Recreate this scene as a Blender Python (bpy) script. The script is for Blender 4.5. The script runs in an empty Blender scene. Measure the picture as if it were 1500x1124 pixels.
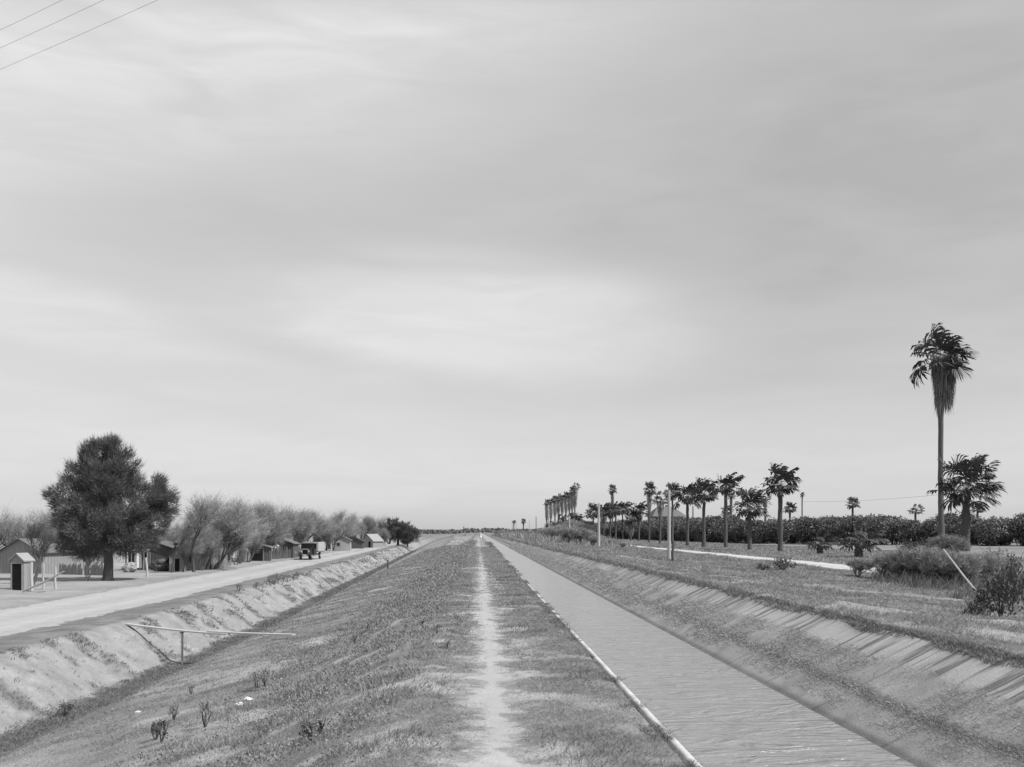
import bpy, math, random
import numpy as np
from mathutils import Vector, Matrix

R = math.radians
sc = bpy.context.scene
COL = sc.collection
# ------------------------------------------------------------------ camera
FPX, HZ, HC = 1500.0, 778.0, 3.4          # focal length in photo pixels, horizon row, eye height
YAW = math.atan(50 / 1500)
cam_d = bpy.data.cameras.new("camera"); cam = bpy.data.objects.new("camera", cam_d); COL.objects.link(cam)
cam_d.sensor_width = 36; cam_d.lens = 36.0
cam_d.shift_y = (HZ - 562) / 1500
cam_d.clip_start = 0.1; cam_d.clip_end = 20000
cam.location = (0, 0, HC); cam.rotation_euler = (R(90), 0, -YAW)
sc.camera = cam
sc.render.resolution_x = 1024; sc.render.resolution_y = 767
# ------------------------------------------------------------------ light
SUN_EL, SUN_AZ = R(49), R(114)             # azimuth clockwise from +Y (so the sun stands to the right, a touch behind the camera)
sv = Vector((math.sin(SUN_AZ) * math.cos(SUN_EL), math.cos(SUN_AZ) * math.cos(SUN_EL), math.sin(SUN_EL)))
sl = bpy.data.lights.new("sun", 'SUN'); sl.energy = 4.8; sl.angle = R(0.6); sl.color = (1, 1, 1)
so = bpy.data.objects.new("sun", sl); COL.objects.link(so)
so.rotation_euler = sv.to_track_quat('Z', 'Y').to_euler(); so.location = (60, -20, 80)
w = bpy.data.worlds.new("World"); sc.world = w; w.use_nodes = True
nt = w.node_tree; nt.nodes.clear()
def N(nt, t, **k):
    n = nt.nodes.new(t)
    for a, b in k.items(): setattr(n, a, b)
    return n
def math_(nt, op, a, b=None, c=None, clamp=False):
    n = N(nt, 'ShaderNodeMath', operation=op); n.use_clamp = clamp
    for i, v in enumerate((a, b, c)):
        if v is None: continue
        if isinstance(v, (int, float)): n.inputs[i].default_value = v
        else: nt.links.new(v, n.inputs[i])
    return n.outputs[0]
def sky_world():
    L = nt.links
    out = N(nt, 'ShaderNodeOutputWorld'); bg = N(nt, 'ShaderNodeBackground')
    sky = N(nt, 'ShaderNodeTexSky', sky_type='NISHITA'); sky.sun_disc = False
    sky.sun_elevation = SUN_EL; sky.sun_rotation = SUN_AZ
    sky.dust_density = 2.0
    bw = N(nt, 'ShaderNodeRGBToBW'); L.new(sky.outputs[0], bw.inputs[0])
    tc = N(nt, 'ShaderNodeTexCoord'); sp = N(nt, 'ShaderNodeSeparateXYZ'); L.new(tc.outputs['Generated'], sp.inputs[0])
    X, Y, Z = sp.outputs
    az = math_(nt, 'ARCTAN2', X, Y)                      # azimuth and elevation of the view ray, radians
    el = math_(nt, 'ARCSINE', Z)
    cb = N(nt, 'ShaderNodeCombineXYZ'); L.new(az, cb.inputs[0]); L.new(el, cb.inputs[1])
    def noise(sx, sy, det, dist, off, rot=0.0):
        m = N(nt, 'ShaderNodeMapping'); m.inputs['Scale'].default_value = (sx, sy, 1); m.inputs['Location'].default_value = off
        m.inputs['Rotation'].default_value = (0, 0, rot)
        L.new(cb.outputs[0], m.inputs[0])
        n = N(nt, 'ShaderNodeTexNoise'); n.inputs['Scale'].default_value = 1; n.inputs['Detail'].default_value = det
        n.inputs['Roughness'].default_value = .5; n.inputs['Distortion'].default_value = dist
        L.new(m.outputs[0], n.inputs[0]); return n.outputs[0]
    def blob(a0, e0, ra, re, soft=1.0, tilt=0.0, wob=None, pw=1.0, wk=1.6):   # soft elliptical cloud bank at a place in the sky
        u = math_(nt, 'DIVIDE', math_(nt, 'SUBTRACT', az, a0), ra)
        e_ = math_(nt, 'SUBTRACT', math_(nt, 'SUBTRACT', el, e0), math_(nt, 'MULTIPLY', math_(nt, 'SUBTRACT', az, a0), tilt))
        v = math_(nt, 'DIVIDE', e_, re)
        d = math_(nt, 'ADD', math_(nt, 'MULTIPLY', u, u), math_(nt, 'MULTIPLY', v, v))
        if wob is not None: d = math_(nt, 'ADD', d, math_(nt, 'MULTIPLY', math_(nt, 'SUBTRACT', wob, .5), wk))
        d = math_(nt, 'POWER', math_(nt, 'MAXIMUM', d, 0.0), pw)
        return math_(nt, 'POWER', 2.718, math_(nt, 'MULTIPLY', d, -soft))
    wob = noise(5, 18, 4, .6, (3.1, 2.2, 0), R(-8))
    fine = noise(7, 40, 5, .8, (7.7, 1.2, 0), R(-10))
    grain = noise(2.2, 9, 3, .3, (1.3, 5.2, 0), R(8))
    def px(x, y): return ((x - 700) / 1500, math.atan((778 - y) / 1500 / math.hypot(1, (x - 750) / 1500)))
    parts = []
    def add(x, y, rx, ry, amp, tilt=0.0, soft=1.0, wb=True, pw=1.0, wk=1.6):
        a, e = px(x, y)
        parts.append(math_(nt, 'MULTIPLY', blob(a, e, rx / 1500, ry / 1500, soft, tilt, wob if wb else None, pw, wk), amp))
    add(700, 478, 330, 88, .125, -.03, 1, True, 2.2, 2.2)
    add(640, 372, 150, 22, .05, -.1, 1, True, 1.5, 2.5)
    add(700, 440, 230, 40, .03, 0)
    add(860, 440, 170, 40, .03, .05)
    add(250, 440, 560, 60, -.015, 0)
    add(120, 465, 240, 42, .06, -.12, 1, True, 1.8, 2.0)
    add(250, 120, 560, 130, .11, .15)
    add(620, 40, 420, 60, .10, .1)
    add(300, 310, 420, 70, -.085, .05)
    add(1330, 240, 520, 300, -.15, .1)
    add(1050, 520, 300, 60, -.01, 0)
    add(480, 520, 160, 18, -.06, -.15)
    add(660, 390, 150, 12, -.05, -.03)
    add(-200, 100, 400, 300, .1, 0)
    add(700, 720, 1400, 110, .07, 0, 1.0, False)
    s = parts[0]
    for p in parts[1:]: s = math_(nt, 'ADD', s, p)
    s = math_(nt, 'ADD', s, math_(nt, 'MULTIPLY', math_(nt, 'SUBTRACT', fine, .5), math_(nt, 'MULTIPLY_ADD', math_(nt, 'MAXIMUM', s, 0.0), 1.5, .04)))
    s = math_(nt, 'ADD', s, math_(nt, 'MULTIPLY', math_(nt, 'SUBTRACT', grain, .5), .06))
    # thin high overcast: the clear-sky brightness evened out, veiled by cloud
    base = math_(nt, 'POWER', math_(nt, 'MULTIPLY', bw.outputs[0], .16), .22)
    v = math_(nt, 'MULTIPLY', base, math_(nt, 'ADD', math_(nt, 'MULTIPLY', s, 1.5), .98))
    v = math_(nt, 'MULTIPLY', v, SKYK)
    cc = N(nt, 'ShaderNodeCombineColor')
    for i in range(3): L.new(v, cc.inputs[i])
    L.new(cc.outputs[0], bg.inputs[0]); bg.inputs[1].default_value = 0.1
    L.new(bg.outputs[0], out.inputs[0])
SKYK = 7.6
sky_world()
vs = sc.view_settings; vs.view_transform = 'Standard'; vs.look = 'None'; vs.exposure = 0; vs.gamma = 1
sc.cycles.max_bounces = 5; sc.cycles.diffuse_bounces = 3; sc.cycles.glossy_bounces = 2; sc.cycles.transparent_max_bounces = 12
sc.cycles.transmission_bounces = 2
sc.render.film_transparent = False

# ------------------------------------------------------------------ numeric helpers
rng = np.random.default_rng(7)
_tab = np.random.default_rng(3).random((256, 256))
def vnoise(x, y):
    x = np.asarray(x, float); y = np.asarray(y, float)
    xi = np.floor(x).astype(int); yi = np.floor(y).astype(int)
    fx = x - xi; fy = y - yi; fx = fx * fx * (3 - 2 * fx); fy = fy * fy * (3 - 2 * fy)
    a = _tab[xi & 255, yi & 255]; b = _tab[(xi + 1) & 255, yi & 255]; c = _tab[xi & 255, (yi + 1) & 255]; d = _tab[(xi + 1) & 255, (yi + 1) & 255]
    return (a * (1 - fx) + b * fx) * (1 - fy) + (c * (1 - fx) + d * fx) * fy
def fbm(x, y, o=4, s=1.0, seed=0.0):
    r = 0; amp = .5; t = 0
    for i in range(o):
        r = r + amp * vnoise(np.asarray(x) * s + 17.3 * i + seed, np.asarray(y) * s + 9.1 * i + seed * 1.7); t += amp; amp *= .5; s *= 2.03
    return r / t
def sstep(a, b, x): t = np.clip((np.asarray(x, float) - a) / (b - a), 0, 1); return t * t * (3 - 2 * t)
PX = np.array([-5000, -60, -21.6, -21.2, -15.3, -14.2, -13.2, -12.6, -11.3, -10.8, -10.2, -9.4, -8.2, -6.4, -3.6, -1.3, -.7, .4, 1.4, 1.9, 2.02, 2.35, 2.6, 4.2, 4.5, 6.3, 6.45, 7.2, 9, 14, 19, 21.4, 25, 34, 60, 200, 5000])
PZ = np.array([0, 0, .0, -.05, -.05, .05, .02, -.3, -1.38, -1.46, -1.44, -1.06, -.74, -.36, .25, 1.2, 1.3, 1.28, 1.3, 1.26, 1.1, .3, 0, 0, .4, 1.55, 1.88, 1.9, 1.72, 1.45, 1.2, 1.1, 1.1, 1.1, 1.0, .8, 0])
def ushift(x, y):
    s = np.clip(.023 * np.maximum(0, np.asarray(y, float) - 50), 0, 14)
    return x + s * (1 - sstep(-7 - 1e-9, -2, x))
def gz(x, y):
    x = np.asarray(x, float); y = np.asarray(y, float)
    u = ushift(x, y)
    # the ditch lip wanders a little
    wig = (fbm(y * 0 + 3, y, 3, .25) - .5) * .9 * np.exp(-((u + 12.2) / 2.0) ** 2)
    z = np.interp(u + wig, PX, PZ)
    rough = .16 * (fbm(x, y, 4, .55) - .5)
    wall = np.exp(-((u + 12.0) / 1.1) ** 2)
    rough = rough + wall * .12 * (fbm(x, y, 4, 3.5, 15) - .5) + wall * .14 * (fbm(x * .6, y, 4, 1.3, 5) - .5)
    slope = sstep(-8, -3.6, u) * (1 - sstep(-1.4, -.6, u)); rough = rough + slope * .35 * (fbm(x, y * .7, 4, .9, 2) - .5)
    rb = sstep(6.5, 7.5, u) * (1 - sstep(18, 21, u)); rough = rough + rb * .35 * (fbm(x, y, 3, .35, 8) - .5)
    damp = 1 - .97 * sstep(1.75, 1.95, u) * (1 - sstep(6.5, 6.9, u))
    damp = damp * (1 - .7 * sstep(-22, -21, u) * (1 - sstep(-15.5, -15, u))) * (1 - .7 * sstep(20.5, 21.4, u) * (1 - sstep(25, 26, u)))
    return z + rough * damp
CY, SY = math.cos(YAW), math.sin(YAW)
def cam2w(L_, D): return (L_ * CY + D * SY, D * CY - L_ * SY)
def at(px, D): return cam2w((px - 750) / FPX * D, D)
def hit(px, py):
    """ground point seen at a photo pixel -> (x, y, z, depth)"""
    D = np.geomspace(5, 3000, 6000); x, y = at(px, D); g = gz(x, y); r = HC - (py - HZ) * D / FPX
    k = np.nonzero(r < g)[0]; k = k[0] if len(k) else len(D) - 1
    return float(x[k]), float(y[k]), float(g[k]), float(D[k])
def zg(x, y): return float(gz(x, y))

# ------------------------------------------------------------------ mesh helpers
class MB:
    def __init__(s): s.v = []; s.f = []; s.n = 0
    def add(s, V, F):
        V = np.asarray(V, float).reshape(-1, 3); s.v.append(V)
        for f in F: s.f.append(tuple(int(i) + s.n for i in f))
        s.n += len(V); return s
    def box(s, x0, x1, y0, y1, z0, z1, rot=None, at=(0, 0, 0)):
        V = np.array([[x, y, z] for x in (x0, x1) for y in (y0, y1) for z in (z0, z1)], float)
        if rot is not None: V = V @ np.array(Matrix.Rotation(rot[0], 3, rot[1])).T
        return s.add(V + np.array(at), [(0, 1, 3, 2), (4, 6, 7, 5), (0, 4, 5, 1), (2, 3, 7, 6), (0, 2, 6, 4), (1, 5, 7, 3)])
    def tube(s, P, rad, n=8, cap=True):
        P = np.asarray(P, float); m = len(P); rad = np.broadcast_to(rad, (m,)).astype(float)
        T = np.gradient(P, axis=0); T /= np.linalg.norm(T, axis=1)[:, None] + 1e-9
        ref = np.array([0, 0, 1.]) if abs(T[0][2]) < .8 else np.array([1., 0, 0])
        A = np.cross(T, ref); A /= np.linalg.norm(A, axis=1)[:, None] + 1e-9; B = np.cross(T, A)
        a = np.arange(n) / n * 2 * np.pi
        V = P[:, None] + rad[:, None, None] * (np.cos(a)[None, :, None] * A[:, None] + np.sin(a)[None, :, None] * B[:, None])
        F = [(i * n + j, i * n + (j + 1) % n, (i + 1) * n + (j + 1) % n, (i + 1) * n + j) for i in range(m - 1) for j in range(n)]
        if cap: F += [tuple(range(n))[::-1], tuple(range((m - 1) * n, m * n))]
        return s.add(V.reshape(-1, 3), F)
    def build(s, name, mat, parent=None, smooth=False, loc=None):
        me = bpy.data.meshes.new(name); me.from_pydata(np.concatenate(s.v).tolist(), [], s.f); me.update()
        if smooth: me.polygons.foreach_set('use_smooth', np.ones(len(me.polygons), bool))
        return link(name, me, mat, parent, loc)
def link(name, me, mat, parent=None, loc=None):
    o = bpy.data.objects.new(name, me); COL.objects.link(o)
    if mat is not None and not me.materials: me.materials.append(mat)
    if parent is not None: o.parent = parent
    if loc is not None: o.location = loc
    return o
def npmesh(name, V, F, k=None):
    """V (n,3), F (m,k) equal-size faces"""
    V = np.ascontiguousarray(V, np.float32).reshape(-1, 3); F = np.ascontiguousarray(F, np.int32); m, k = F.shape
    me = bpy.data.meshes.new(name); me.vertices.add(len(V)); me.vertices.foreach_set('co', V.ravel())
    me.loops.add(m * k); me.loops.foreach_set('vertex_index', F.ravel())
    me.polygons.add(m); me.polygons.foreach_set('loop_start', np.arange(0, m * k, k, dtype=np.int32)); me.update(calc_edges=True)
    return me
def unit(v): return v / (np.linalg.norm(v, axis=-1, keepdims=True) + 1e-9)
def blades(P, Dv, wd, rg):
    """triangles: base P (n,3), vector Dv (n,3), width wd (n,)"""
    n = len(P); side = unit(np.cross(Dv, rg.normal(size=(n, 3)))) * np.asarray(wd).reshape(-1, 1) * .5
    V = np.stack([P - side, P + side, P + Dv], 1).reshape(-1, 3); return V, np.arange(3 * n).reshape(n, 3)
def leaves(C, ax, ln, wd, rg):
    n = len(C); ax = unit(ax); side = unit(np.cross(ax, rg.normal(size=(n, 3))))
    ln = np.broadcast_to(ln, (n,)).reshape(-1, 1); wd = np.broadcast_to(wd, (n,)).reshape(-1, 1)
    V = np.stack([C - ax * ln * .5, C + side * wd * .5, C + ax * ln * .5, C - side * wd * .5], 1).reshape(-1, 3)
    return V, np.arange(4 * n).reshape(n, 4)
def empty(name, label, cat, loc, rz=0.0, group=None):
    o = bpy.data.objects.new(name, None); COL.objects.link(o); o.empty_display_size = .3
    o.location = loc; o.rotation_euler = (0, 0, rz); return tag(o, label, cat, group)
def tag(o, label=None, cat=None, group=None, kind=None):
    if label: o['label'] = label
    if cat: o['category'] = cat
    if group: o['group'] = group
    if kind: o['kind'] = kind
    return o

# ------------------------------------------------------------------ materials (the photograph is black and white: all colours are greys)
def mat(name, g, rough=.9, var=.25, scale=3.0, stretch=(1, 1, 1), bump=0.0, bscale=None, spec=.2, attr=None, objvar=0.0, trans=0.0, v2=None):
    m = bpy.data.materials.new(name); m.use_nodes = True; t = m.node_tree; b = t.nodes['Principled BSDF']; L = t.links
    b.inputs['Roughness'].default_value = rough; b.inputs['Specular IOR Level'].default_value = spec
    tc = N(t, 'ShaderNodeTexCoord'); mp = N(t, 'ShaderNodeMapping'); mp.inputs['Scale'].default_value = stretch; L.new(tc.outputs['Object'], mp.inputs[0])
    n = N(t, 'ShaderNodeTexNoise'); n.inputs['Scale'].default_value = scale; n.inputs['Detail'].default_value = 6; n.inputs['Roughness'].default_value = .65
    L.new(mp.outputs[0], n.inputs[0])
    f = math_(t, 'MULTIPLY_ADD', math_(t, 'SUBTRACT', n.outputs[0], .5), 4 * var, 1.0)
    if v2:
        n2 = N(t, 'ShaderNodeTexNoise'); n2.inputs['Scale'].default_value = v2[0]; n2.inputs['Detail'].default_value = 4; L.new(tc.outputs['Object'], n2.inputs[0])
        f = math_(t, 'MULTIPLY', f, math_(t, 'MULTIPLY_ADD', math_(t, 'SUBTRACT', n2.outputs[0], .5), 4 * v2[1], 1.0))
    if objvar:
        oi = N(t, 'ShaderNodeObjectInfo'); f = math_(t, 'MULTIPLY', f, math_(t, 'MULTIPLY_ADD', math_(t, 'SUBTRACT', oi.outputs['Random'], .5), 2 * objvar, 1.0))
    if attr:
        at_ = N(t, 'ShaderNodeAttribute', attribute_name=attr); f = math_(t, 'MULTIPLY', f, at_.outputs['Fac'])
    v = math_(t, 'MINIMUM', math_(t, 'MAXIMUM', math_(t, 'MULTIPLY', f, g * .80), .012), .85)
    cc = N(t, 'ShaderNodeCombineColor')
    for i in range(3): L.new(v, cc.inputs[i])
    L.new(cc.outputs[0], b.inputs['Base Color'])
    if bump:
        nb = N(t, 'ShaderNodeTexNoise'); nb.inputs['Scale'].default_value = bscale or scale * 3; nb.inputs['Detail'].default_value = 6; L.new(mp.outputs[0], nb.inputs[0])
        bp = N(t, 'ShaderNodeBump'); bp.inputs['Strength'].default_value = 1; bp.inputs['Distance'].default_value = bump
        L.new(nb.outputs[0], bp.inputs['Height']); L.new(bp.outputs[0], b.inputs['Normal'])
    if trans:
        tr = N(t, 'ShaderNodeBsdfTranslucent'); L.new(cc.outputs[0], tr.inputs[0]); mx = N(t, 'ShaderNodeMixShader'); mx.inputs[0].default_value = trans
        L.new(b.outputs[0], mx.inputs[1]); L.new(tr.outputs[0], mx.inputs[2]); L.new(mx.outputs[0], t.nodes['Material Output'].inputs[0])
    return m

# ------------------------------------------------------------------ terrain
def rows(y0, step0, ymax, ratio):
    ys = list(np.arange(-14, y0, .5)); y = y0
    while y < ymax: ys.append(y); y = max(y + step0, y * ratio)
    return np.array(ys + [ymax])
def grid(xs, ys, zf):
    X, Y = np.meshgrid(xs, ys); Z = zf(X, Y); nx = len(xs); ny = len(ys)
    i = np.arange(ny - 1)[:, None] * nx + np.arange(nx - 1)[None]
    F = np.stack([i, i + 1, i + nx + 1, i + nx], -1).reshape(-1, 4)
    return np.stack([X, Y, Z], -1).reshape(-1, 3), F
def setattr_f(me, name, vals):
    a = me.attributes.new(name, 'FLOAT', 'POINT'); a.data.foreach_set('value', np.ascontiguousarray(vals, np.float32).ravel())
def grassy(x, y):
    """how much green cover the ground carries, 0..1 (path bank top)"""
    p = .55 + .9 * (fbm(x, y, 4, .8, 3) - .5) * 2
    return p
xs = np.concatenate([-np.geomspace(5000, 30, 40), np.arange(-29, -16, .4), np.arange(-16, 2.2, .1), np.arange(2.4, 6.2, .4), np.arange(6.2, 10, .12), np.arange(10, 30, .35), np.geomspace(30.3, 5000, 42)])
ys = rows(6.0, .06, 9000, 1.0105)
V, F = grid(xs, ys, gz)
x, y = V[:, 0], V[:, 1]; u = ushift(x, y)
n1 = fbm(x, y, 5, .5, 1); n2 = fbm(x, y, 4, 1.7, 4); n3 = fbm(x * .5, y, 4, .12, 6)
def zone(a, b, s=.3, j=0.0): return sstep(a - s, a + s, u + j) * (1 - sstep(b - s, b + s, u + j))
jit = (n2 - .5) * 1.2
field = .27 + .10 * (n1 - .5) + .16 * (n3 - .5)
A = field
def mixz(A, m, v): return A * (1 - m) + v * m
A = mixz(A, zone(-75, -21.5, 1.5, jit), .37 + .5 * (n1 - .5) * .5)                    # trodden yards
A = mixz(A, zone(-15.6, -13.3, .35, jit), .23 + .2 * (n2 - .5))                       # dull strip beside the road
crumb = sstep(.52, .62, fbm(x * .7, y, 4, 1.5, 9))
A = mixz(A, zone(-13.3, -11.0, .15, jit * .4), .34 - .12 * sstep(.60, .68, fbm(x * 1.2, y * 1.3, 4, 1.1, 9)) + .22 * (fbm(x * 2, y * 2, 4, 1.5, 31) - .5))   # pale ditch wall
A = mixz(A, zone(-11.15, -10.15, .12, jit * .3), .14 + .08 * (n2 - .5))                # weedy ditch bottom
A = mixz(A, zone(-10.15, -3.4, .4, jit), .30 + .35 * (n1 - .5) + .2 * (fbm(x * .35, y * 1.1, 4, 1.0, 12) - .5))
A = mixz(A, zone(-10.1, -9.6, .12, jit * .2), .40)
A = mixz(A, zone(-3.4, -1.3, .4, jit), .23 + .19 * sstep(.5, .64, n2))
A = mixz(A, zone(-1.3, 2.0, .3, jit * .5), .26 + .16 * sstep(.46, .66, fbm(x * .8, y, 5, 1.3, 14)) + .16 * (fbm(x, y, 4, 3.5, 40) - .5))
A = mixz(A, zone(.95, 1.97, .15, jit * .3), .23 + .08 * sstep(.55, .7, fbm(x * .9, y, 4, 1.3, 14)) + .12 * (fbm(x, y, 4, 3.5, 41) - .5))
A = mixz(A, zone(6.3, 21.3, .3, 0), .24 + .25 * (n1 - .5) + .11 * sstep(.55, .70, fbm(x * .55, y * 1.1, 4, .8, 18)))
A = mixz(A, zone(25.2, 60, 1.0, jit), .27 + .2 * (n1 - .5))
far = sstep(250, 600, y); A = A * (1 - far) + (.22 + .08 * (n3 - .5)) * far
me = npmesh('ground', V, F); setattr_f(me, 'alb', np.clip(A, .08, .7)); me.polygons.foreach_set('use_smooth', np.ones(len(me.polygons), bool))
M_ground = mat('earth', 1.0, .95, .20, 9.0, bump=.05, bscale=22, attr='alb', v2=(1.1, .12), spec=.1)
tag(link('ground', me, M_ground), kind='structure')

def strip(name, xa, xb, m, y0, y1, lift, jag=.25, dx=.12, step=.12, us=True, seed=0, dome=0.0):
    """a worn road or path: a sheet just above the ground with ragged edges"""
    yy = rows(y0, step, y1, 1.012); yy = yy[yy >= y0 - .01]
    nx = max(6, int((xb - xa) / dx)); t = np.linspace(0, 1, nx)
    Y = np.repeat(yy[:, None], nx, 1)
    ja = (fbm(yy * 0 + seed + 2, yy, 4, .9, seed) - .5) * 2 * jag; jb = (fbm(yy * 0 + seed + 7, yy, 4, .9, seed + 3) - .5) * 2 * jag
    U = (xa + ja)[:, None] * (1 - t) + (xb + jb)[:, None] * t
    X = U.copy()
    if us: X = U - np.clip(.023 * np.maximum(0, Y - 50), 0, 14) * (1 if xa < -8 else 0)
    Z = gz(X, Y) + lift
    V = np.stack([X, Y, Z], -1).reshape(-1, 3); i = np.arange(len(yy) - 1)[:, None] * nx + np.arange(nx - 1)[None]
    F = np.stack([i, i + 1, i + nx + 1, i + nx], -1).reshape(-1, 4)
    me = npmesh(name, V, F); me.polygons.foreach_set('use_smooth', np.ones(len(me.polygons), bool))
    e = np.minimum(t, 1 - t)[None].repeat(len(yy), 0) * (xb - xa); setattr_f(me, 'edge', e)
    setattr_f(me, 'across', (U - (xa + xb) / 2))
    return tag(link(name, me, m), kind='structure')
def worn(name, g, ew, var=.08, ruts=None, nscale=2.2):
    m = mat(name, g, .95, var, 4.0, bump=.012, bscale=30, v2=(.7, .07), spec=.1)
    t = m.node_tree; L = t.links; b = t.nodes['Principled BSDF']; out = t.nodes['Material Output']
    at_ = N(t, 'ShaderNodeAttribute', attribute_name='edge'); n = N(t, 'ShaderNodeTexNoise'); n.inputs['Scale'].default_value = nscale; n.inputs['Detail'].default_value = 8; n.inputs['Roughness'].default_value = .7
    tc = N(t, 'ShaderNodeTexCoord'); L.new(tc.outputs['Object'], n.inputs[0])
    e = math_(t, 'DIVIDE', at_.outputs['Fac'], ew)
    a = math_(t, 'MULTIPLY_ADD', math_(t, 'SUBTRACT', math_(t, 'ADD', e, math_(t, 'MULTIPLY', math_(t, 'SUBTRACT', n.outputs[0], .5), 2.6)), .5), 2.2, .5, clamp=True)
    tr = N(t, 'ShaderNodeBsdfTransparent'); mx = N(t, 'ShaderNodeMixShader'); L.new(a, mx.inputs[0]); L.new(tr.outputs[0], mx.inputs[1]); L.new(b.outputs[0], mx.inputs[2]); L.new(mx.outputs[0], out.inputs[0])
    if ruts:
        src = b.inputs['Base Color'].links[0].from_socket
        ac = N(t, 'ShaderNodeAttribute', attribute_name='across')
        d = None
        for c, wd_, k in ruts:
            q = math_(t, 'DIVIDE', math_(t, 'SUBTRACT', ac.outputs['Fac'], c), wd_); q = math_(t, 'MULTIPLY', math_(t, 'POWER', 2.718, math_(t, 'MULTIPLY', math_(t, 'MULTIPLY', q, q), -1)), k)
            d = q if d is None else math_(t, 'ADD', d, q)
        hs = N(t, 'ShaderNodeHueSaturation'); L.new(src, hs.inputs['Color']); L.new(math_(t, 'ADD', d, 1), hs.inputs['Value']); L.new(hs.outputs[0], b.inputs['Base Color'])
    return m
strip('dirt_road', -21.3, -15.1, worn('road_dust', .44, .6, .12, [(-1.6, .35, .08), (-.1, .4, -.07), (1.3, .3, .08), (2.2, .3, -.06)]), 2, 520, .004, .35, .3)
strip('sand_road', 20.9, 25.2, worn('road_sand', .56, .5, .05, [(-.9, .3, .05), (0, .3, -.12), (.9, .3, .05)]), 2, 600, .004, .3, .3, seed=5)
strip('footpath', -.42, .78, worn('path_sand', .44, .60, .10, None, 1.7), -4, 330, .005, .10, .08, .06, seed=9)

# ------------------------------------------------------------------ irrigation canal
cx = np.concatenate([np.linspace(4.2, 4.56, 3), np.linspace(4.62, 6.36, 30)])
def liner(x, y):
    return .77 + .5 * (x - 4.2) + .012 * (fbm(x, y, 3, 1.5) - .5) + .05 * (fbm(x * .5, y, 4, 1.4, 3) - .5) * sstep(4.6, 5.0, x) * (1 - sstep(5.7, 5.95, x))
V, F = grid(cx, rows(5, .07, 1500, 1.011), liner)
x, y = V[:, 0], V[:, 1]
j = (fbm(x, y, 4, .9, 2) - .5)
A = np.full(len(x), .45) + .10 * (fbm(x * .3, y, 3, .5, 4) - .5)
up = sstep(5.70, 5.86, x + j * .15)
mossy = .34 + .28 * (fbm(x, y, 4, 2.3, 8) - .5)
band = np.exp(-((x - 5.16 + j * .25) / .09) ** 2); low = 1 - sstep(5.0, 5.2, x + j * .2)
Am = mossy * (1 - low) + (.33 + .2 * (fbm(x, y, 4, 3., 5) - .5)) * low; Am = Am * (1 - .68 * band)
wet = 1 - sstep(4.60, 4.70, x + j * .06); Am = Am * (1 - .45 * wet)
A = A * up + Am * (1 - up)
me = npmesh('canal_slope', V, F); setattr_f(me, 'alb', A); setattr_f(me, 'up', up)
me.polygons.foreach_set('use_smooth', np.ones(len(me.polygons), bool))
mc = mat('weathered_concrete', 1.0, .9, .12, 8, bump=.01, bscale=40, attr='alb', spec=.15)
def streaks(m):
    t = m.node_tree; L = t.links; b = t.nodes['Principled BSDF']; src = b.inputs['Base Color'].links[0].from_socket
    tc = N(t, 'ShaderNodeTexCoord')
    def ns(sx, sy, det, off):
        mp = N(t, 'ShaderNodeMapping'); mp.inputs['Scale'].default_value = (sx, sy, sx); mp.inputs['Location'].default_value = (off, off, 0); L.new(tc.outputs['Object'], mp.inputs[0])
        n = N(t, 'ShaderNodeTexNoise'); n.inputs['Scale'].default_value = 1; n.inputs['Detail'].default_value = det; n.inputs['Roughness'].default_value = .6; L.new(mp.outputs[0], n.inputs[0]); return n.outputs[0]
    s = ns(.45, 5.0, 4, 2); s2 = ns(.3, 1.1, 2, 5); s3 = ns(.7, 16, 2, 9)
    k = math_(t, 'MULTIPLY', math_(t, 'SUBTRACT', math_(t, 'MULTIPLY_ADD', s, .7, math_(t, 'MULTIPLY_ADD', s2, .4, math_(t, 'MULTIPLY', s3, .3))), .675), 9.0, clamp=True)
    k = math_(t, 'MULTIPLY', k, .62)
    # joints between the cast slabs
    sp = N(t, 'ShaderNodeSeparateXYZ'); L.new(tc.outputs['Object'], sp.inputs[0])
    wob = math_(t, 'MULTIPLY', math_(t, 'SUBTRACT', ns(2, 2, 2, 1), .5), .12)
    yy = math_(t, 'ADD', sp.outputs[1], wob)
    md = math_(t, 'PINGPONG', math_(t, 'ADD', yy, .55), 1.2)
    jn = math_(t, 'SUBTRACT', 1.0, math_(t, 'DIVIDE', md, .06), clamp=True)
    up = N(t, 'ShaderNodeAttribute', attribute_name='up')
    tot = math_(t, 'MULTIPLY', up.outputs['Fac'], k)
    tot = math_(t, 'MAXIMUM', tot, math_(t, 'MULTIPLY', jn, math_(t, 'MULTIPLY_ADD', up.outputs['Fac'], .42, .35)))
    hs = N(t, 'ShaderNodeHueSaturation'); L.new(src, hs.inputs['Color']); L.new(math_(t, 'SUBTRACT', 1, tot), hs.inputs['Value']); L.new(hs.outputs[0], b.inputs['Base Color'])
streaks(mc)
tag(link('canal_slope', me, mc), kind='structure')
# left concrete lip: top, kerb faces and the sloping inner wall
ly = rows(5, .25, 1500, 1.02)
prof = [(1.96, 1.05), (1.96, 1.262), (2.035, 1.266), (2.10, .9), (2.3, .3)]
V = np.array([[px_ + .015 * (fbm(0, yy, 3, .3) - .5), yy, pz_ + .012 * (fbm(5, yy, 3, .8) - .5)] for yy in ly for px_, pz_ in prof])
n = len(prof); i = np.arange(len(ly) - 1)[:, None] * n + np.arange(n - 1)[None]
me = npmesh('canal_lip', V, np.stack([i, i + 1, i + n + 1, i + n], -1).reshape(-1, 4))
tag(link('canal_lip', me, mat('lip_concrete', .55, .9, .25, 3, bump=.01, bscale=30, v2=(1.5, .12))), kind='structure')
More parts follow.
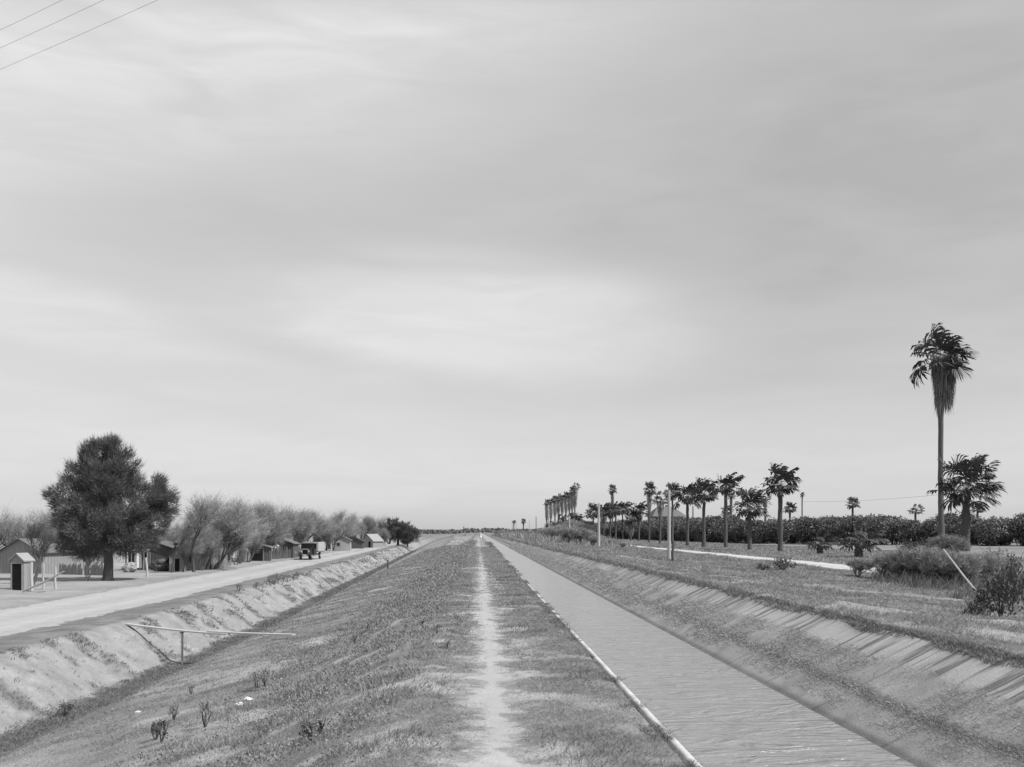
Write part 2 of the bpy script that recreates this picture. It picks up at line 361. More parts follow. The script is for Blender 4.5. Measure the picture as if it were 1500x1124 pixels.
# water
mw = bpy.data.materials.new('muddy_water'); mw.use_nodes = True; t = mw.node_tree; L = t.links; b = t.nodes['Principled BSDF']
b.inputs['Base Color'].default_value = (.25, .25, .25, 1); b.inputs['Roughness'].default_value = .2; b.inputs['IOR'].default_value = 1.33
tc = N(t, 'ShaderNodeTexCoord')
def wn(sx, sy, sc_, det, dist, rot):
    mp = N(t, 'ShaderNodeMapping'); mp.inputs['Scale'].default_value = (sx, sy, 1); mp.inputs['Rotation'].default_value = (0, 0, rot); L.new(tc.outputs['Object'], mp.inputs[0])
    n = N(t, 'ShaderNodeTexNoise'); n.inputs['Scale'].default_value = sc_; n.inputs['Detail'].default_value = det; n.inputs['Distortion'].default_value = dist; L.new(mp.outputs[0], n.inputs[0]); return n.outputs[0]
h = math_(t, 'ADD', math_(t, 'MULTIPLY_ADD', wn(.8, 1.7, 1.1, 4, 2.2, R(14)), 1.9, math_(t, 'MULTIPLY', wn(.9, 3.6, 1.6, 4, .8, R(12)), .8)), math_(t, 'MULTIPLY', wn(1.2, 3.2, 6, 3, .4, R(-6)), .22))
bp = N(t, 'ShaderNodeBump'); bp.inputs['Distance'].default_value = .105; bp.inputs['Strength'].default_value = .9; L.new(h, bp.inputs['Height']); L.new(bp.outputs[0], b.inputs['Normal'])
wy = rows(4, .5, 1500, 1.03); V, F = grid(np.linspace(2.05, 4.75, 9), wy, lambda x, y: x * 0 + .95)
tag(link('water', npmesh('water', V, F), mw), kind='structure')
# ------------------------------------------------------------------ plant and timber materials
M_bark = mat('bark_dark', .10, .95, .3, 3, (1, 1, .4), bump=.03, bscale=10)
M_bare = mat('bark_grey', .11, .95, .25, 4, (1, 1, .4), objvar=.15)
M_pale_bark = mat('bark_pale', .42, .95, .25, 4, (1, 1, .4))
M_twig = mat('twigs', .38, .95, .15, 2, objvar=.15)
M_needle = mat('evergreen_needles', .17, .8, .25, .9, trans=.3, objvar=.15, v2=(5, .15))
M_citrus = mat('citrus_leaves', .16, .5, .25, 1.2, spec=.35, trans=.15, objvar=.25, v2=(6, .2))
M_shrub = mat('shrub_leaves', .30, .8, .25, 1.5, trans=.15, objvar=.2)
M_darkshrub = mat('dark_leaves', .09, .6, .25, 3, spec=.3, trans=.1)
M_frond = mat('palm_fronds', .075, .6, .3, 1.2, spec=.22, trans=.08, objvar=.15)
M_skirt = mat('dead_fronds', .30, .9, .35, 3, (1, 1, .4), objvar=.15)
M_stalk = mat('frond_stalks', .17, .6, .15, 2)
M_ptrunk = mat('palm_trunk_bark', .12, .95, .3, 2.5, (1.5, 1.5, 4), bump=.04, bscale=5, objvar=.2)
M_grass = mat('dry_grass', .35, .9, .30, 1.3, trans=.15, v2=(7, .2))
M_moss = mat('slope_weeds_leaf', .42, .9, .22, 1.5, trans=.1, v2=(9, .2))
M_dgrass = mat('dark_grass', .22, .9, .25, 2.0, trans=.1)
M_weed = mat('weed_leaves', .34, .85, .32, 1.1, trans=.12, v2=(5, .25))
M_board = mat('weathered_boards', .34, .95, .22, 5, (3, 3, .25), bump=.01, objvar=.12)
M_dboard = mat('dark_boards', .13, .95, .25, 5, (3, 3, .25), bump=.01)
M_lboard = mat('pale_boards', .50, .95, .18, 5, (3, 3, .25), bump=.01)
M_roof = mat('roof_shingles', .18, .9, .18, 4, (2, 2, 6), bump=.02)
M_tin = mat('pale_roof', .36, .7, .12, 2, (4, 1, 1))
M_thatch = mat('thatch', .10, 1, .3, 9, (3, 3, .5), bump=.05)
M_hole = mat('dark_interior', .02, 1, .1, 2)
M_pole = mat('pole_wood', .50, .95, .18, 5, (4, 4, .3), bump=.008)
M_dpole = mat('dark_pole_wood', .14, .95, .2, 5, (4, 4, .3))
M_wire = mat('wire', .10, .7, .05, 1)
M_wire2 = mat('bright_wire', .42, .7, .05, 1)
M_white = mat('white_cloth', .80, .9, .04, 6)
M_white2 = mat('painted_white', .72, .8, .06, 3)
M_black = mat('black_enamel', .03, .4, .1, 4, spec=.5)
M_tyre = mat('tyre_rubber', .05, .9, .1, 5)
M_glass = mat('dusty_glass', .05, .15, .05, 2, spec=.6)
M_metal = mat('dull_metal', .45, .5, .1, 5, spec=.5)
M_skin = mat('skin', .35, .8, .03, 5)

# ------------------------------------------------------------------ bare trees and shrubs
def branch_tree(seed, H, trunk_r, levels=5, spread=.55, lean=(0, 0), stems=1, first=.28, twig=.32, twigs=7, kid=(2, 4), up=.45, wind=.0, twig_w=.012):
    """wood mesh + twig triangles"""
    rd = random.Random(seed); mb = MB(); TB, TD = [], []
    def grow(p, d, ln, r, lv):
        k = 4 if lv < 3 else 3; pts = [p]; dirs = d
        for i in range(k):
            dirs = (dirs + Vector((rd.gauss(0, .16) + wind * .1, rd.gauss(0, .16), rd.gauss(0, .10) + up * .12))).normalized(); p = p + dirs * ln / k; pts.append(p)
        mb.tube([tuple(q) for q in pts], np.linspace(r, r * .62, k + 1), 7 if lv < 2 else (4 if lv < 3 else 3), cap=False)
        if lv >= levels - 2:
            for i in range(twigs):
                q = pts[rd.randint(1, k)]; t = (dirs + Vector((rd.gauss(0, .6) + wind * .4, rd.gauss(0, .6), rd.gauss(.25, .4)))).normalized()
                TB.append(q); TD.append(t * H * twig * .35 * rd.uniform(.4, 1.2))
        if lv >= levels - 1: return
        for i in range(rd.randint(*kid)):
            f = rd.uniform(.35, 1) if i else 1.0; q = pts[min(k, max(1, round(f * k)))]
            t = (dirs + Vector((rd.gauss(0, spread) + wind * .2, rd.gauss(0, spread), rd.gauss(.28, spread * .5)))).normalized()
            grow(q, t, ln * rd.uniform(.6, .85), r * rd.uniform(.45, .62), lv + 1)
    for s_ in range(stems):
        a = rd.uniform(0, 6.28); o = Vector((math.cos(a), math.sin(a), 0)) * (trunk_r * 1.3 if stems > 1 else 0)
        d0 = Vector((lean[0] + (math.cos(a) * .35 if stems > 1 else 0), lean[1] + (math.sin(a) * .35 if stems > 1 else 0), 1)).normalized()
        grow(o + Vector((0, 0, -.1)), d0, H * first, trunk_r, 0)
    B = np.array(TB); D_ = np.array(TD); rg = np.random.default_rng(seed)
    # every twig carries finer twigs
    nb = len(B); idx = np.repeat(np.arange(nb), 3); f = rg.uniform(.1, .9, (len(idx), 1))
    P2 = B[idx] + D_[idx] * f; D2 = (unit(D_[idx]) + rg.normal(0, .5, (len(idx), 3)) + [wind * .4, 0, .15]); D2 = unit(D2) * np.linalg.norm(D_[idx], axis=1, keepdims=True) * rg.uniform(.3, .75, (len(idx), 1))
    P = np.concatenate([B, P2]); DD = np.concatenate([D_, D2])
    V, F = blades(P, DD, np.full(len(P), twig_w * H / 6), rg)
    me = npmesh('twigs', V, F)
    wv = np.concatenate(mb.v); top = max(V[:, 2].max(), .1)
    wood = bpy.data.meshes.new('trunk'); wood.from_pydata(wv.tolist(), [], mb.f); wood.polygons.foreach_set('use_smooth', np.ones(len(wood.polygons), bool)); wood.update()
    return wood, me, top
BT = {}
def bare(kind):
    if kind not in BT:
        p = dict(mesq1=dict(seed=11, H=6, trunk_r=.16, stems=2, levels=6, first=.36, spread=.5, wind=.3, lean=(.1, 0), twigs=5, twig_w=.020, twig=.60),
                 mesq2=dict(seed=23, H=6, trunk_r=.19, stems=1, levels=6, first=.42, spread=.55, wind=.15, lean=(-.35, 0), twigs=5, twig_w=.020, twig=.60),
                 mesq3=dict(seed=31, H=6, trunk_r=.13, stems=3, levels=6, first=.34, spread=.45, wind=.4, lean=(.2, .1), twigs=4, twig_w=.020, twig=.60),
                 mesq4=dict(seed=47, H=6, trunk_r=.17, stems=1, levels=6, first=.38, spread=.6, wind=.3, lean=(.3, 0), twigs=5, twig_w=.020, twig=.60),
                 pale=dict(kid=(3, 4), seed=52, H=6, trunk_r=.14, stems=4, levels=5, first=.38, spread=.5, wind=0, twigs=3, twig_w=.025, twig=.35),
                 lean=dict(kid=(3, 4), seed=63, H=6, trunk_r=.19, stems=1, levels=5, first=.40, spread=.4, wind=.2, lean=(.45, 0), twigs=4, twig_w=.026),
                 brush=dict(kid=(3, 4), seed=71, H=6, trunk_r=.10, stems=7, levels=5, first=.3, spread=.5, wind=.2, twigs=4, twig_w=.04, twig=.4))[kind]
        BT[kind] = branch_tree(**p)
    return BT[kind]
def bare_tree(px, py, ht_px, kind, label, name='bare_tree', cat='tree', group=None, wood=None, rz=None, wide=1.0, D=None):
    if D is None: x, y, z, D = hit(px, py)
    else: x, y = at(px, D); x, y = float(x), float(y); z = zg(x, y)
    wm, tm, top = bare(kind); s = ht_px * D / FPX / top * (1.13 if name == 'bare_tree' and kind.startswith('mesq') else 1)
    e = empty(name, label, cat, (x, y, z), random.Random(int(px * 7 + py)).uniform(-1.1, 1.1) if rz is None else rz, group)
    a = bpy.data.objects.new('trunk', wm); b_ = bpy.data.objects.new('crown', tm)
    for o, m in ((a, wood or M_bare), (b_, M_twig if wood is None else wood)):
        COL.objects.link(o); o.parent = e; o.scale = (s * wide, s * wide, s)
        if not o.data.materials: o.data.materials.append(m)
        o.material_slots[0].link = 'OBJECT'; o.material_slots[0].material = m
    return e

# ------------------------------------------------------------------ evergreen with feathery foliage in clumps
def evergreen(seed, lobes, nclump, nblade, csize, blen, bw, zmin=0, up=.5):
    rg = np.random.default_rng(seed); Ps, Ds = [], []
    vol = np.array([l[3] * l[4] * l[5] for l in lobes]); pr = vol ** .75 / (vol ** .75).sum()
    C = []
    while len(C) < nclump:
        l = lobes[rg.choice(len(lobes), p=pr)]; d = rg.normal(size=3); d /= np.linalg.norm(d); r = rg.uniform(.35, 1) ** .5
        p = np.array(l[:3]) + d * r * np.array(l[3:6]) * (1 + .12 * rg.normal())
        if p[2] > zmin: C.append(p)
    C = np.array(C); c0 = np.average([l[:3] for l in lobes], axis=0, weights=vol)
    for c in C:
        s = csize * rg.uniform(.55, 1.35); n = int(nblade * s / csize); out = c - c0; out /= np.linalg.norm(out) + 1e-6
        q = rg.normal(size=(n, 3)) * [1, 1, .75]; q = q / (np.linalg.norm(q, axis=1, keepdims=True)) * (rg.uniform(0, 1, (n, 1)) ** .45) * s
        Ps.append(c + q); Ds.append((q / s + out * .6 + np.array([0.1, 0, up]) + rg.normal(0, .35, (n, 3))) * blen * rg.uniform(.6, 1.3, (n, 1)))
    P = np.concatenate(Ps); D_ = np.concatenate(Ds)
    return blades(P, D_, np.full(len(P), bw), rg), C
x, y, z, D = hit(158, 851)
k = D / FPX
def bt(px, py): return (px - 158) * k, (851 - py) * k     # sizes read from the photo at the tree's distance
lob = []
for px, py, rx, rz_, dy, ry in ((152, 690, 34, 36, 0, 30), (150, 668, 28, 24, 0, 24), (150, 715, 42, 38, 2, 42), (125, 735, 42, 34, -6, 40), (170, 745, 48, 34, 8, 48), (110, 770, 30, 22, 0, 36), (140, 775, 46, 28, -10, 44), (180, 780, 40, 22, 4, 38),
                              (215, 722, 20, 34, 6, 24), (228, 745, 22, 26, 0, 26), (222, 768, 22, 18, 6, 22), (110, 798, 26, 10, 4, 20), (180, 800, 22, 10, 0, 18), (138, 660, 14, 14, 0, 12), (164, 660, 13, 15, 0, 10), (98, 745, 22, 18, 0, 20), (122, 702, 26, 24, 0, 24), (182, 698, 22, 30, 4, 26), (120, 802, 32, 12, 4, 26), (165, 806, 22, 9, 0, 20), (202, 792, 32, 14, 0, 26), (238, 742, 16, 30, 2, 18)):
    lx, lz = bt(px, py); lob.append((lx, dy * k, lz, rx * k, ry * k, rz_ * k))
(Vb, Fb), Cc = evergreen(5, lob, 500, 230, .46, .22, .040)
tree = empty('evergreen_tree', 'tall dark feathery evergreen with a thick trunk in the yard beside the dirt road', 'tree', (x, y, z))
link('crown', npmesh('crown', Vb, Fb), M_needle, tree)
mb = MB(); H0 = 130 * k
mb.tube([(0, 0, -.2), (0, 0, .25), (.05, 0, 1.2), (.0, .05, 2.6), (-.1, 0, 4.2), (-.2, 0, 6.5), (-.3, 0, 8.6)], [.48, .36, .30, .27, .22, .14, .04], 12)
for a, b_, r in (((.0, 0, 2.2), (2.6, .3, 4.6), .14), ((.0, 0, 2.8), (-2.0, -.3, 4.2), .12), ((-.1, 0, 3.6), (1.8, .4, 5.8), .11), ((-.1, 0, 4.2), (-1.6, .5, 5.6), .1), ((-.1, 0, 3.2), (.6, -1.8, 4.8), .1), ((2.3, .3, 4.2), (3.4, .3, 5.6), .08), ((0, 0, 1.9), (-1.6, .6, 2.9), .07)):
    a, b_ = np.array(a), np.array(b_); m_ = (a + b_) / 2 + [0, 0, -.25]; mb.tube([a, m_, b_], [r, r * .75, r * .35], 6)
mb.build('trunk', M_bark, tree, smooth=True)
# small dark evergreens further along the road
EV = []
for sd, lb in ((1, [(0, 0, 3.2, 1.6, 1.6, 1.4), (.3, 0, 4.6, 1.0, 1.0, 1.5), (-.8, 0, 2.4, 1.3, 1.3, 1.2)]), (2, [(0, 0, 3, 2.4, 2.2, 2.0), (1.5, 0, 2.6, 1.8, 1.8, 1.9), (-.8, 0, 4.3, 1.2, 1.2, 1.4), (2.6, 0, 2.2, 1.2, 1.2, 1.6)])):
    (Vb, Fb), _ = evergreen(sd, lb, 150, 60, .42, .4, .12); me = npmesh('crown', Vb, Fb)
    mb = MB(); mb.tube([(0, 0, -.2), (0, 0, 1.5), (.1, 0, 3.5)], [.28, .2, .08], 7); tm = bpy.data.meshes.new('trunk'); tm.from_pydata(np.concatenate(mb.v).tolist(), [], mb.f)
    EV.append((me, tm, Vb[:, 2].max()))
def dark_tree(px, D, top_py, v, label, wide=1.0, group='dark evergreens along the dirt road'):
    x, y = map(float, at(px, D)); z = zg(x, y); me, tm, top = EV[v]; s = ((HZ - top_py) * D / FPX + HC - z) / top
    e = empty('evergreen_tree', label, 'tree', (x, y, z), px * 1.7 % 1.0, group)
    for nm, d_, m in (('crown', me, M_needle), ('trunk', tm, M_bark)):
        o = link(nm, d_, m, e); o.scale = (s * wide, s * wide, s)
    return e
for a in ((443, 175, 751, 0, 'dark evergreen top rising over bare trees behind the old truck', .6), (467, 185, 757, 0, 'small dark evergreen peeking above bare branches right of the truck', .6),
          (514, 215, 758, 0, 'dark evergreen behind the white post and bare trees', .7), (539, 240, 755, 0, 'narrow grey-green evergreen above the small shacks', .4), (547, 245, 757, 0, 'thin evergreen beside the narrow grey-green one', .35),
          (556, 245, 762, 0, 'rounded dark evergreen directly behind the far shack roof', .7), (564, 245, 763, 0, 'low evergreen between the far shack and the last big tree', .7),
          (583, 235, 754, 1, 'large dark bushy tree standing last at the end of the left row', 1.15), (597, 240, 765, 0, 'shorter dark tree at the right edge of the left row', .9)): dark_tree(*a[:5], wide=a[5])
# ------------------------------------------------------------------ bare trees of the yards
G1 = 'bare trees along the yards'
for px, py, hp, kd, lb, kw in (
    (47, 858, 100, 'lean', 'thin dark bare tree leaning right beside the outhouse', dict(wood=M_bark)),
    (40, 838, 98, 'mesq1', 'hazy bare tree behind the two plank barns at far left', {}),
    (75, 836, 90, 'mesq4', 'bare tree rising between the barns and the big evergreen', {}),
    (252, 839, 84, 'mesq2', 'bare tree with a long trunk leaning left over the dark shack', dict(wide=.8)),
    (284, 838, 108, 'mesq2', 'bare tree with a blackened trunk base in front of the pale house', {}),
    (303, 835, 105, 'mesq4', 'forked bare tree beside the picket fence', {}),
    (312, 834, 110, 'mesq3', 'many-stemmed bare tree at the right corner of the pale house', {}),
    (324, 833, 100, 'mesq1', 'bare tree with dark leaning stems at the end of the picket fence', {}),
    (352, 826, 88, 'mesq2', 'bare tree behind the lone fence post', {}),
    (378, 821, 85, 'mesq4', 'bare tree with a dark slim trunk among the stick fence', {}),
    (402, 818, 82, 'mesq1', 'bare tree over the heap of junk', {}),
    (420, 812, 72, 'mesq3', 'dense bare tree just left of the old truck', {}),
    (446, 810, 64, 'mesq4', 'bare tree directly behind the truck cab', {}),
    (478, 806, 58, 'mesq2', 'bare tree behind the truck box', {}),
    (496, 804, 56, 'mesq1', 'bare tree left of the white post', {}),
    (522, 801, 50, 'mesq3', 'wide bare tree right of the white post', {}),
    (542, 799, 43, 'mesq4', 'low bare tree above the far shack', {}),
    (570, 797, 30, 'brush', 'low thicket in front of the last dark trees', dict(wide=1.3))):
    bare_tree(px, py, hp, kd, lb, group=G1, **kw)
for px, py, hp, kd, lb in ((268, 838, 60, 'mesq4', 'small bare tree at the left corner of the picket fence'), (294, 836, 70, 'mesq3', 'slim bare stems in the middle of the picket fence'), (331, 831, 66, 'mesq3', 'cluster of slim bare stems just left of the lone fence post'), (346, 828, 52, 'mesq1', 'low bare tree just right of the lone fence post'), (364, 824, 56, 'mesq3', 'slim many-stemmed bare tree in the left half of the stick fence'), (391, 819.5, 52, 'mesq4', 'small bare tree just left of the pale heap'), (412, 816, 44, 'mesq1', 'small bare tree between the two junk heaps'), (488, 806, 36, 'mesq3', 'small bare tree right of the truck box')):
    bare_tree(px, py, hp, kd, lb, group=G1, wide=.8)
# a second rank behind them
ORD = 'first second third fourth fifth sixth seventh eighth ninth tenth eleventh twelfth thirteenth fourteenth fifteenth sixteenth seventeenth eighteenth nineteenth twentieth'.split()
RK = sorted([268, 335, 366, 392, 432, 460, 488, 508, 530, 552, 20, -8, 232])
for i, (px, D, hp, kd) in enumerate(((268, 105, 70, 'mesq1'), (335, 112, 82, 'mesq4'), (366, 125, 72, 'mesq3'), (392, 140, 64, 'mesq1'), (432, 150, 58, 'mesq2'), (460, 165, 48, 'mesq3'), (488, 175, 48, 'mesq4'), (508, 190, 42, 'mesq1'), (530, 210, 36, 'mesq2'), (552, 220, 30, 'mesq3'), (20, 120, 60, 'mesq3'), (-8, 110, 70, 'mesq4'), (232, 110, 56, 'mesq3'))):
    bare_tree(px, 0, hp, kd, 'bare grey tree of the hazy second rank behind the yards, %s from the left' % ORD[RK.index(px)], group='second rank of bare trees', D=D)
bare_tree(124, 850, 76, 'pale', 'small bare shrub tree with pale curving stems left of the big evergreen', wood=M_pale_bark, wide=1.0, rz=0)

# ------------------------------------------------------------------ timber buildings
def gable(name, label, px, D, w_, dep, hw, hr, rz, m_wall, m_roof, door=None, windows=(), over=.25, cat='shed', hip=False, z0=None):
    x, y = map(float, at(px, D)); z = zg(x, y) - .02 if z0 is None else z0
    e = empty(name, label, cat, (x, y, z), rz)
    mb = MB(); hx = w_ / 2
    if hip:
        mb.add([(-hx, 0, 0), (hx, 0, 0), (hx, dep, 0), (-hx, dep, 0), (-hx, 0, hw), (hx, 0, hw), (hx, dep, hw), (-hx, dep, hw)], [(0, 1, 5, 4), (1, 2, 6, 5), (2, 3, 7, 6), (3, 0, 4, 7), (4, 5, 6, 7)])
    else:
        mb.add([(-hx, 0, 0), (hx, 0, 0), (hx, 0, hw), (0, 0, hw + hr), (-hx, 0, hw), (-hx, dep, 0), (hx, dep, 0), (hx, dep, hw), (0, dep, hw + hr), (-hx, dep, hw)],
               [(0, 1, 2, 3, 4), (9, 8, 7, 6, 5), (1, 6, 7, 2), (5, 0, 4, 9)])
    # battens stand proud of the boards
    nb = int(w_ / .3)
    for i in range(nb + 1):
        xx = -hx + .04 + i * (w_ - .08) / nb; top = hw if hip else hw + hr * (1 - abs(xx) / hx) - .06
        mb.box(xx - .025, xx + .025, -.018, .0 - .001, .02, top)
    for i in range(int(dep / .35) + 1):
        yy = .04 + i * (dep - .08) / max(1, int(dep / .35))
        for sx in (-1, 1): mb.box(min(sx * (hx + .001), sx * (hx + .018)), max(sx * (hx + .001), sx * (hx + .018)), yy - .025, yy + .025, .02, hw - .03)
    mb.build('wall', m_wall, e)
    rb = MB()
    if hip:
        o_ = over; a = min(hx, dep / 2) * .8
        zz = hw - .02; V = [(-hx - o_, -o_, zz), (hx + o_, -o_, zz), (hx + o_, dep + o_, zz), (-hx - o_, dep + o_, zz), (-hx + a, dep / 2, hw + hr), (hx - a, dep / 2, hw + hr)]
        V2 = [(p[0], p[1], p[2] + .08) for p in V]
        F = [(0, 1, 5, 4), (1, 2, 5), (2, 3, 4, 5), (3, 0, 4)]
        rb.add(V + V2, [tuple(i + 6 for i in f) for f in F] + [(3, 2, 1, 0), (0, 1, 7, 6), (1, 2, 8, 7), (2, 3, 9, 8), (3, 0, 6, 9)])
    else:
        t_ = .07; sl_ = hr / hx
        for sx in (-1, 1):
            xe = sx * (hx + over); ze = hw - sl_ * over
            V = [(0, -over, hw + hr), (xe, -over, ze), (xe, dep + over, ze), (0, dep + over, hw + hr)]
            V2 = [(a, b_, c + t_) for a, b_, c in V]
            rb.add(V + V2, [(4, 5, 6, 7), (3, 2, 1, 0), (0, 1, 5, 4), (1, 2, 6, 5), (2, 3, 7, 6), (3, 0, 4, 7)])
    rb.build('roof', m_roof, e)
    if door:
        xc, dw, dh = door; b_ = MB(); b_.box(xc - dw / 2, xc + dw / 2, -.03, -.022, .02, dh); dd = b_.build('doorway', M_hole, e)
        f = MB(); f.box(xc - dw / 2 - .07, xc - dw / 2, -.05, -.0, 0, dh + .07); f.box(xc + dw / 2, xc + dw / 2 + .07, -.05, -.0, 0, dh + .07); f.box(xc - dw / 2, xc + dw / 2, -.05, -.0, dh, dh + .07); f.build('frame', M_board, dd)
    for wx, wz, ww, wh in windows:
        b_ = MB(); b_.box(wx - ww / 2, wx + ww / 2, -.03, -.022, wz, wz + wh); wd = b_.build('window', M_glass if wh < .8 else M_hole, e)
        f = MB(); t_ = .06
        for q in ((wx - ww / 2 - t_, wx - ww / 2, wz - t_, wz + wh + t_), (wx + ww / 2, wx + ww / 2 + t_, wz - t_, wz + wh + t_), (wx - ww / 2, wx + ww / 2, wz - t_, wz), (wx - ww / 2, wx + ww / 2, wz + wh, wz + wh + t_)): f.box(q[0], q[1], -.05, 0, q[2], q[3])
        f.build('frame', M_board, wd)
    return e
gable('plank_barn', 'low weathered plank barn with a gable end, nearest building behind the outhouse', 30, 82, 4.0, 4.5, 1.75, 1.0, -.30, M_board, M_roof)
gable('plank_barn', 'second plank barn with a taller grey roof behind the nearest one', 62, 87, 4.2, 6.0, 1.85, 1.6, -.42, M_board, M_roof)
gable('outhouse', 'narrow weathered wooden outhouse with a dark open front at the left edge', 25, 59, .85, .8, 1.75, .35, -.25, M_board, M_tin, door=(0.0, .62, 1.55), over=.1, cat='outhouse')
# long dark shack
sh = gable('plank_shack', 'long dark plank shack with a black doorway right of the big evergreen', 226, 88.5, 4.5, 3.2, 1.75, .75, -.05, M_dboard, M_roof, door=(-.66, .5, 1.6), cat='shack')
mb = MB(); mb.box(-2.6, -.2, -1.0, .2, 1.83, 1.90, rot=(R(8), 'X')); mb.build('porch_roof', M_tin, sh)
mb = MB(); mb.box(-2.2, -2.1, -.85, -.75, 0, 1.70); mb.build('porch_post', M_board, sh); mb = MB(); mb.box(-.34, -.24, -.85, -.75, 0, 1.70); mb.build('porch_post', M_board, sh)
hs = gable('pale_house', 'pale board house with a high grey hipped roof behind the picket fence', 297, 91, 4.2, 2.6, 2.35, 1.35, .32, M_lboard, M_roof, windows=((-1.25, .95, .72, .6), (-.15, 1.3, .45, .6), (-.5, 2.0, .45, .2)), cat='house', hip=True)
th = gable('thatched_hut', 'small hut with a shaggy dark thatched roof between the dark shack and pale house', 258, 86.5, 1.15, 2.0, 1.25, .9, .05, M_board, M_thatch, over=.3, cat='hut', door=(.1, .4, 1.1))
rgt = np.random.default_rng(2); n = 700; sx = np.sign(rgt.normal(size=n)); tt = rgt.random(n); Vt = np.stack([sx * tt * .85, rgt.uniform(-.3, 2.3, n), 2.22 - tt * 1.33], 1)
V, F = blades(Vt, np.stack([sx * .25, rgt.normal(0, .05, n), np.full(n, -.36)], 1), np.full(n, .05), rgt); link('thatch_straw', npmesh('thatch_straw', V, F), M_thatch, th)
gable('far_shack', 'small shack with a bright pale roof slope far down the dirt road', 538, 212, 2.9, 3.5, 1.5, 1.3, -.5, M_board, M_tin, door=(.6, .6, 1.3), cat='shack')
gable('far_shack', 'tiny pale-roofed shack just right of the far bright-roofed one', 552, 228, 1.9, 2.6, 1.7, .7, -.4, M_board, M_tin, door=(-.3, .5, 1.2), cat='shack')
gable('plank_shack', 'sunlit pale shack wall half hidden behind the white post', 500, 178, 3.0, 3, 1.9, .7, .05, M_lboard, M_roof, cat='shack', windows=((-.5, .9, .5, .5),))
gable('plank_shack', 'dark low shack behind the two junk heaps', 405, 130, 4.2, 3, 1.8, .8, -.05, M_dboard, M_roof, cat='shack', door=(-.5, .7, 1.5))
gable('lean_to', 'open dark lean-to under the bare trees left of the junk', 372, 116, 3.4, 2.2, 1.6, .5, .1, M_dboard, M_tin, cat='shack', door=(.2, 1.6, 1.4))
gable('brush_shack', 'dim shack behind the bare trees left of the far shacks', 521, 200, 2.6, 3, 1.5, .6, 0, M_dboard, M_thatch, cat='shack')
# gable house with lean on the right, behind the palms
D = 290; k = D / FPX; x, y = map(float, at(980, D)); z = zg(x, y)
h = empty('farmhouse', 'white farmhouse with a broad grey hipped roof behind the row of palms', 'house', (x, y, z), .08)
hx, hw, ht = 26 * k, 6.5, 9.3
mb = MB(); mb.box(-hx + .8, hx - .8, 0, 8, 0, hw + .3); mb.build('wall', M_white2, h)
mb = MB(); o_ = 0; V = [(-hx, -1, hw), (hx, -1, hw), (hx, 9, hw), (-hx, 9, hw), (-2.4, 4, ht), (2.4, 4, ht)]
mb.add(V, [(0, 1, 5, 4), (1, 2, 5), (2, 3, 4, 5), (3, 0, 4), (3, 2, 1, 0)]); mb.build('roof', M_roof, h)
for wx in (-3.6, -2.6, -1.2, 1.4, 2.6, 3.8): b_ = MB(); b_.box(wx - .35, wx + .35, -.03, -.01, 4.9, 6.2); b_.build('window', M_glass, h)
mb = MB(); mb.box(-.4, .4, -.4, .4, 0, 9.9); c = mb.build('chimney', M_roof, h); c.location = (34 * k, 4, 0); c.location = (1.0, 6, 0)
x, y = map(float, at(1015, 285)); mb = MB(); mb.tube([(0, 0, -.3), (0, 0, 9.3)], [.22, .16], 7); tag(mb.build('flue_pipe', M_dpole, loc=(x, y, zg(x, y))), 'slim dark pipe standing right of the farmhouse roof', 'pipe')

# ------------------------------------------------------------------ fences, posts, junk
def post(px, py, hpx, r, m, label, lean=(0, 0), name='fence_post', cat='post', group=None, wob=.02):
    x, y, z, D = hit(px, py); hh = hpx * D / FPX; rd = random.Random(int(px * 3)); b_ = MB()
    P = [(lean[0] * hh * t + rd.gauss(0, wob), lean[1] * hh * t, hh * t - .15 * (1 - t)) for t in np.linspace(0, 1, 5)]
    b_.tube(P, [r * 1.1, r, r, r * .95, r * .85], 8); o = b_.build(name, m, smooth=False, loc=(x, y, z)); return tag(o, label, cat, group)
post(46, 866, 42, .10, M_lboard, 'pale square-cut post right against the outhouse')
post(64, 864, 38, .06, M_lboard, 'pale slim post, left one of the pair in front of the barns')
post(81, 863, 32, .075, M_lboard, 'pale round post, right one of the pair in front of the barns')
post(215, 845, 28, .09, M_lboard, 'short pale crooked post in the yard before the dark shack', wob=.05)
post(337, 829, 17, .08, M_dpole, 'dark fence post at the roadside right of the bare trees')
post(512, 797, 17, .16, M_white2, 'thick white post between bare trees beyond the truck')
post(485, 807, 12, .12, M_lboard, 'short pale post just beyond the truck box')
post(568, 834, 14, .10, M_dpole, 'lone dark stake standing in the dry ditch')
x, y, z, D = hit(55, 868)
for (a, b_, w_, lb) in (((-1.0, 0, .06), (1.15, .25, 1.15), .10, 'thick bent log propped low between the pale posts'), ((-.9, .15, .08), (.3, -.1, .06), .05, 'short pale stick lying on the ground by the outhouse')):
    mb = MB(); w_ = w_ * .6; mb.tube([a, tuple((np.array(a) + b_) / 2 + [0, 0, -.06]), b_], [w_, w_ * .9, w_ * .7], 7); tag(mb.build('log', M_board, loc=(x + .2, y, z)), lb, 'log')
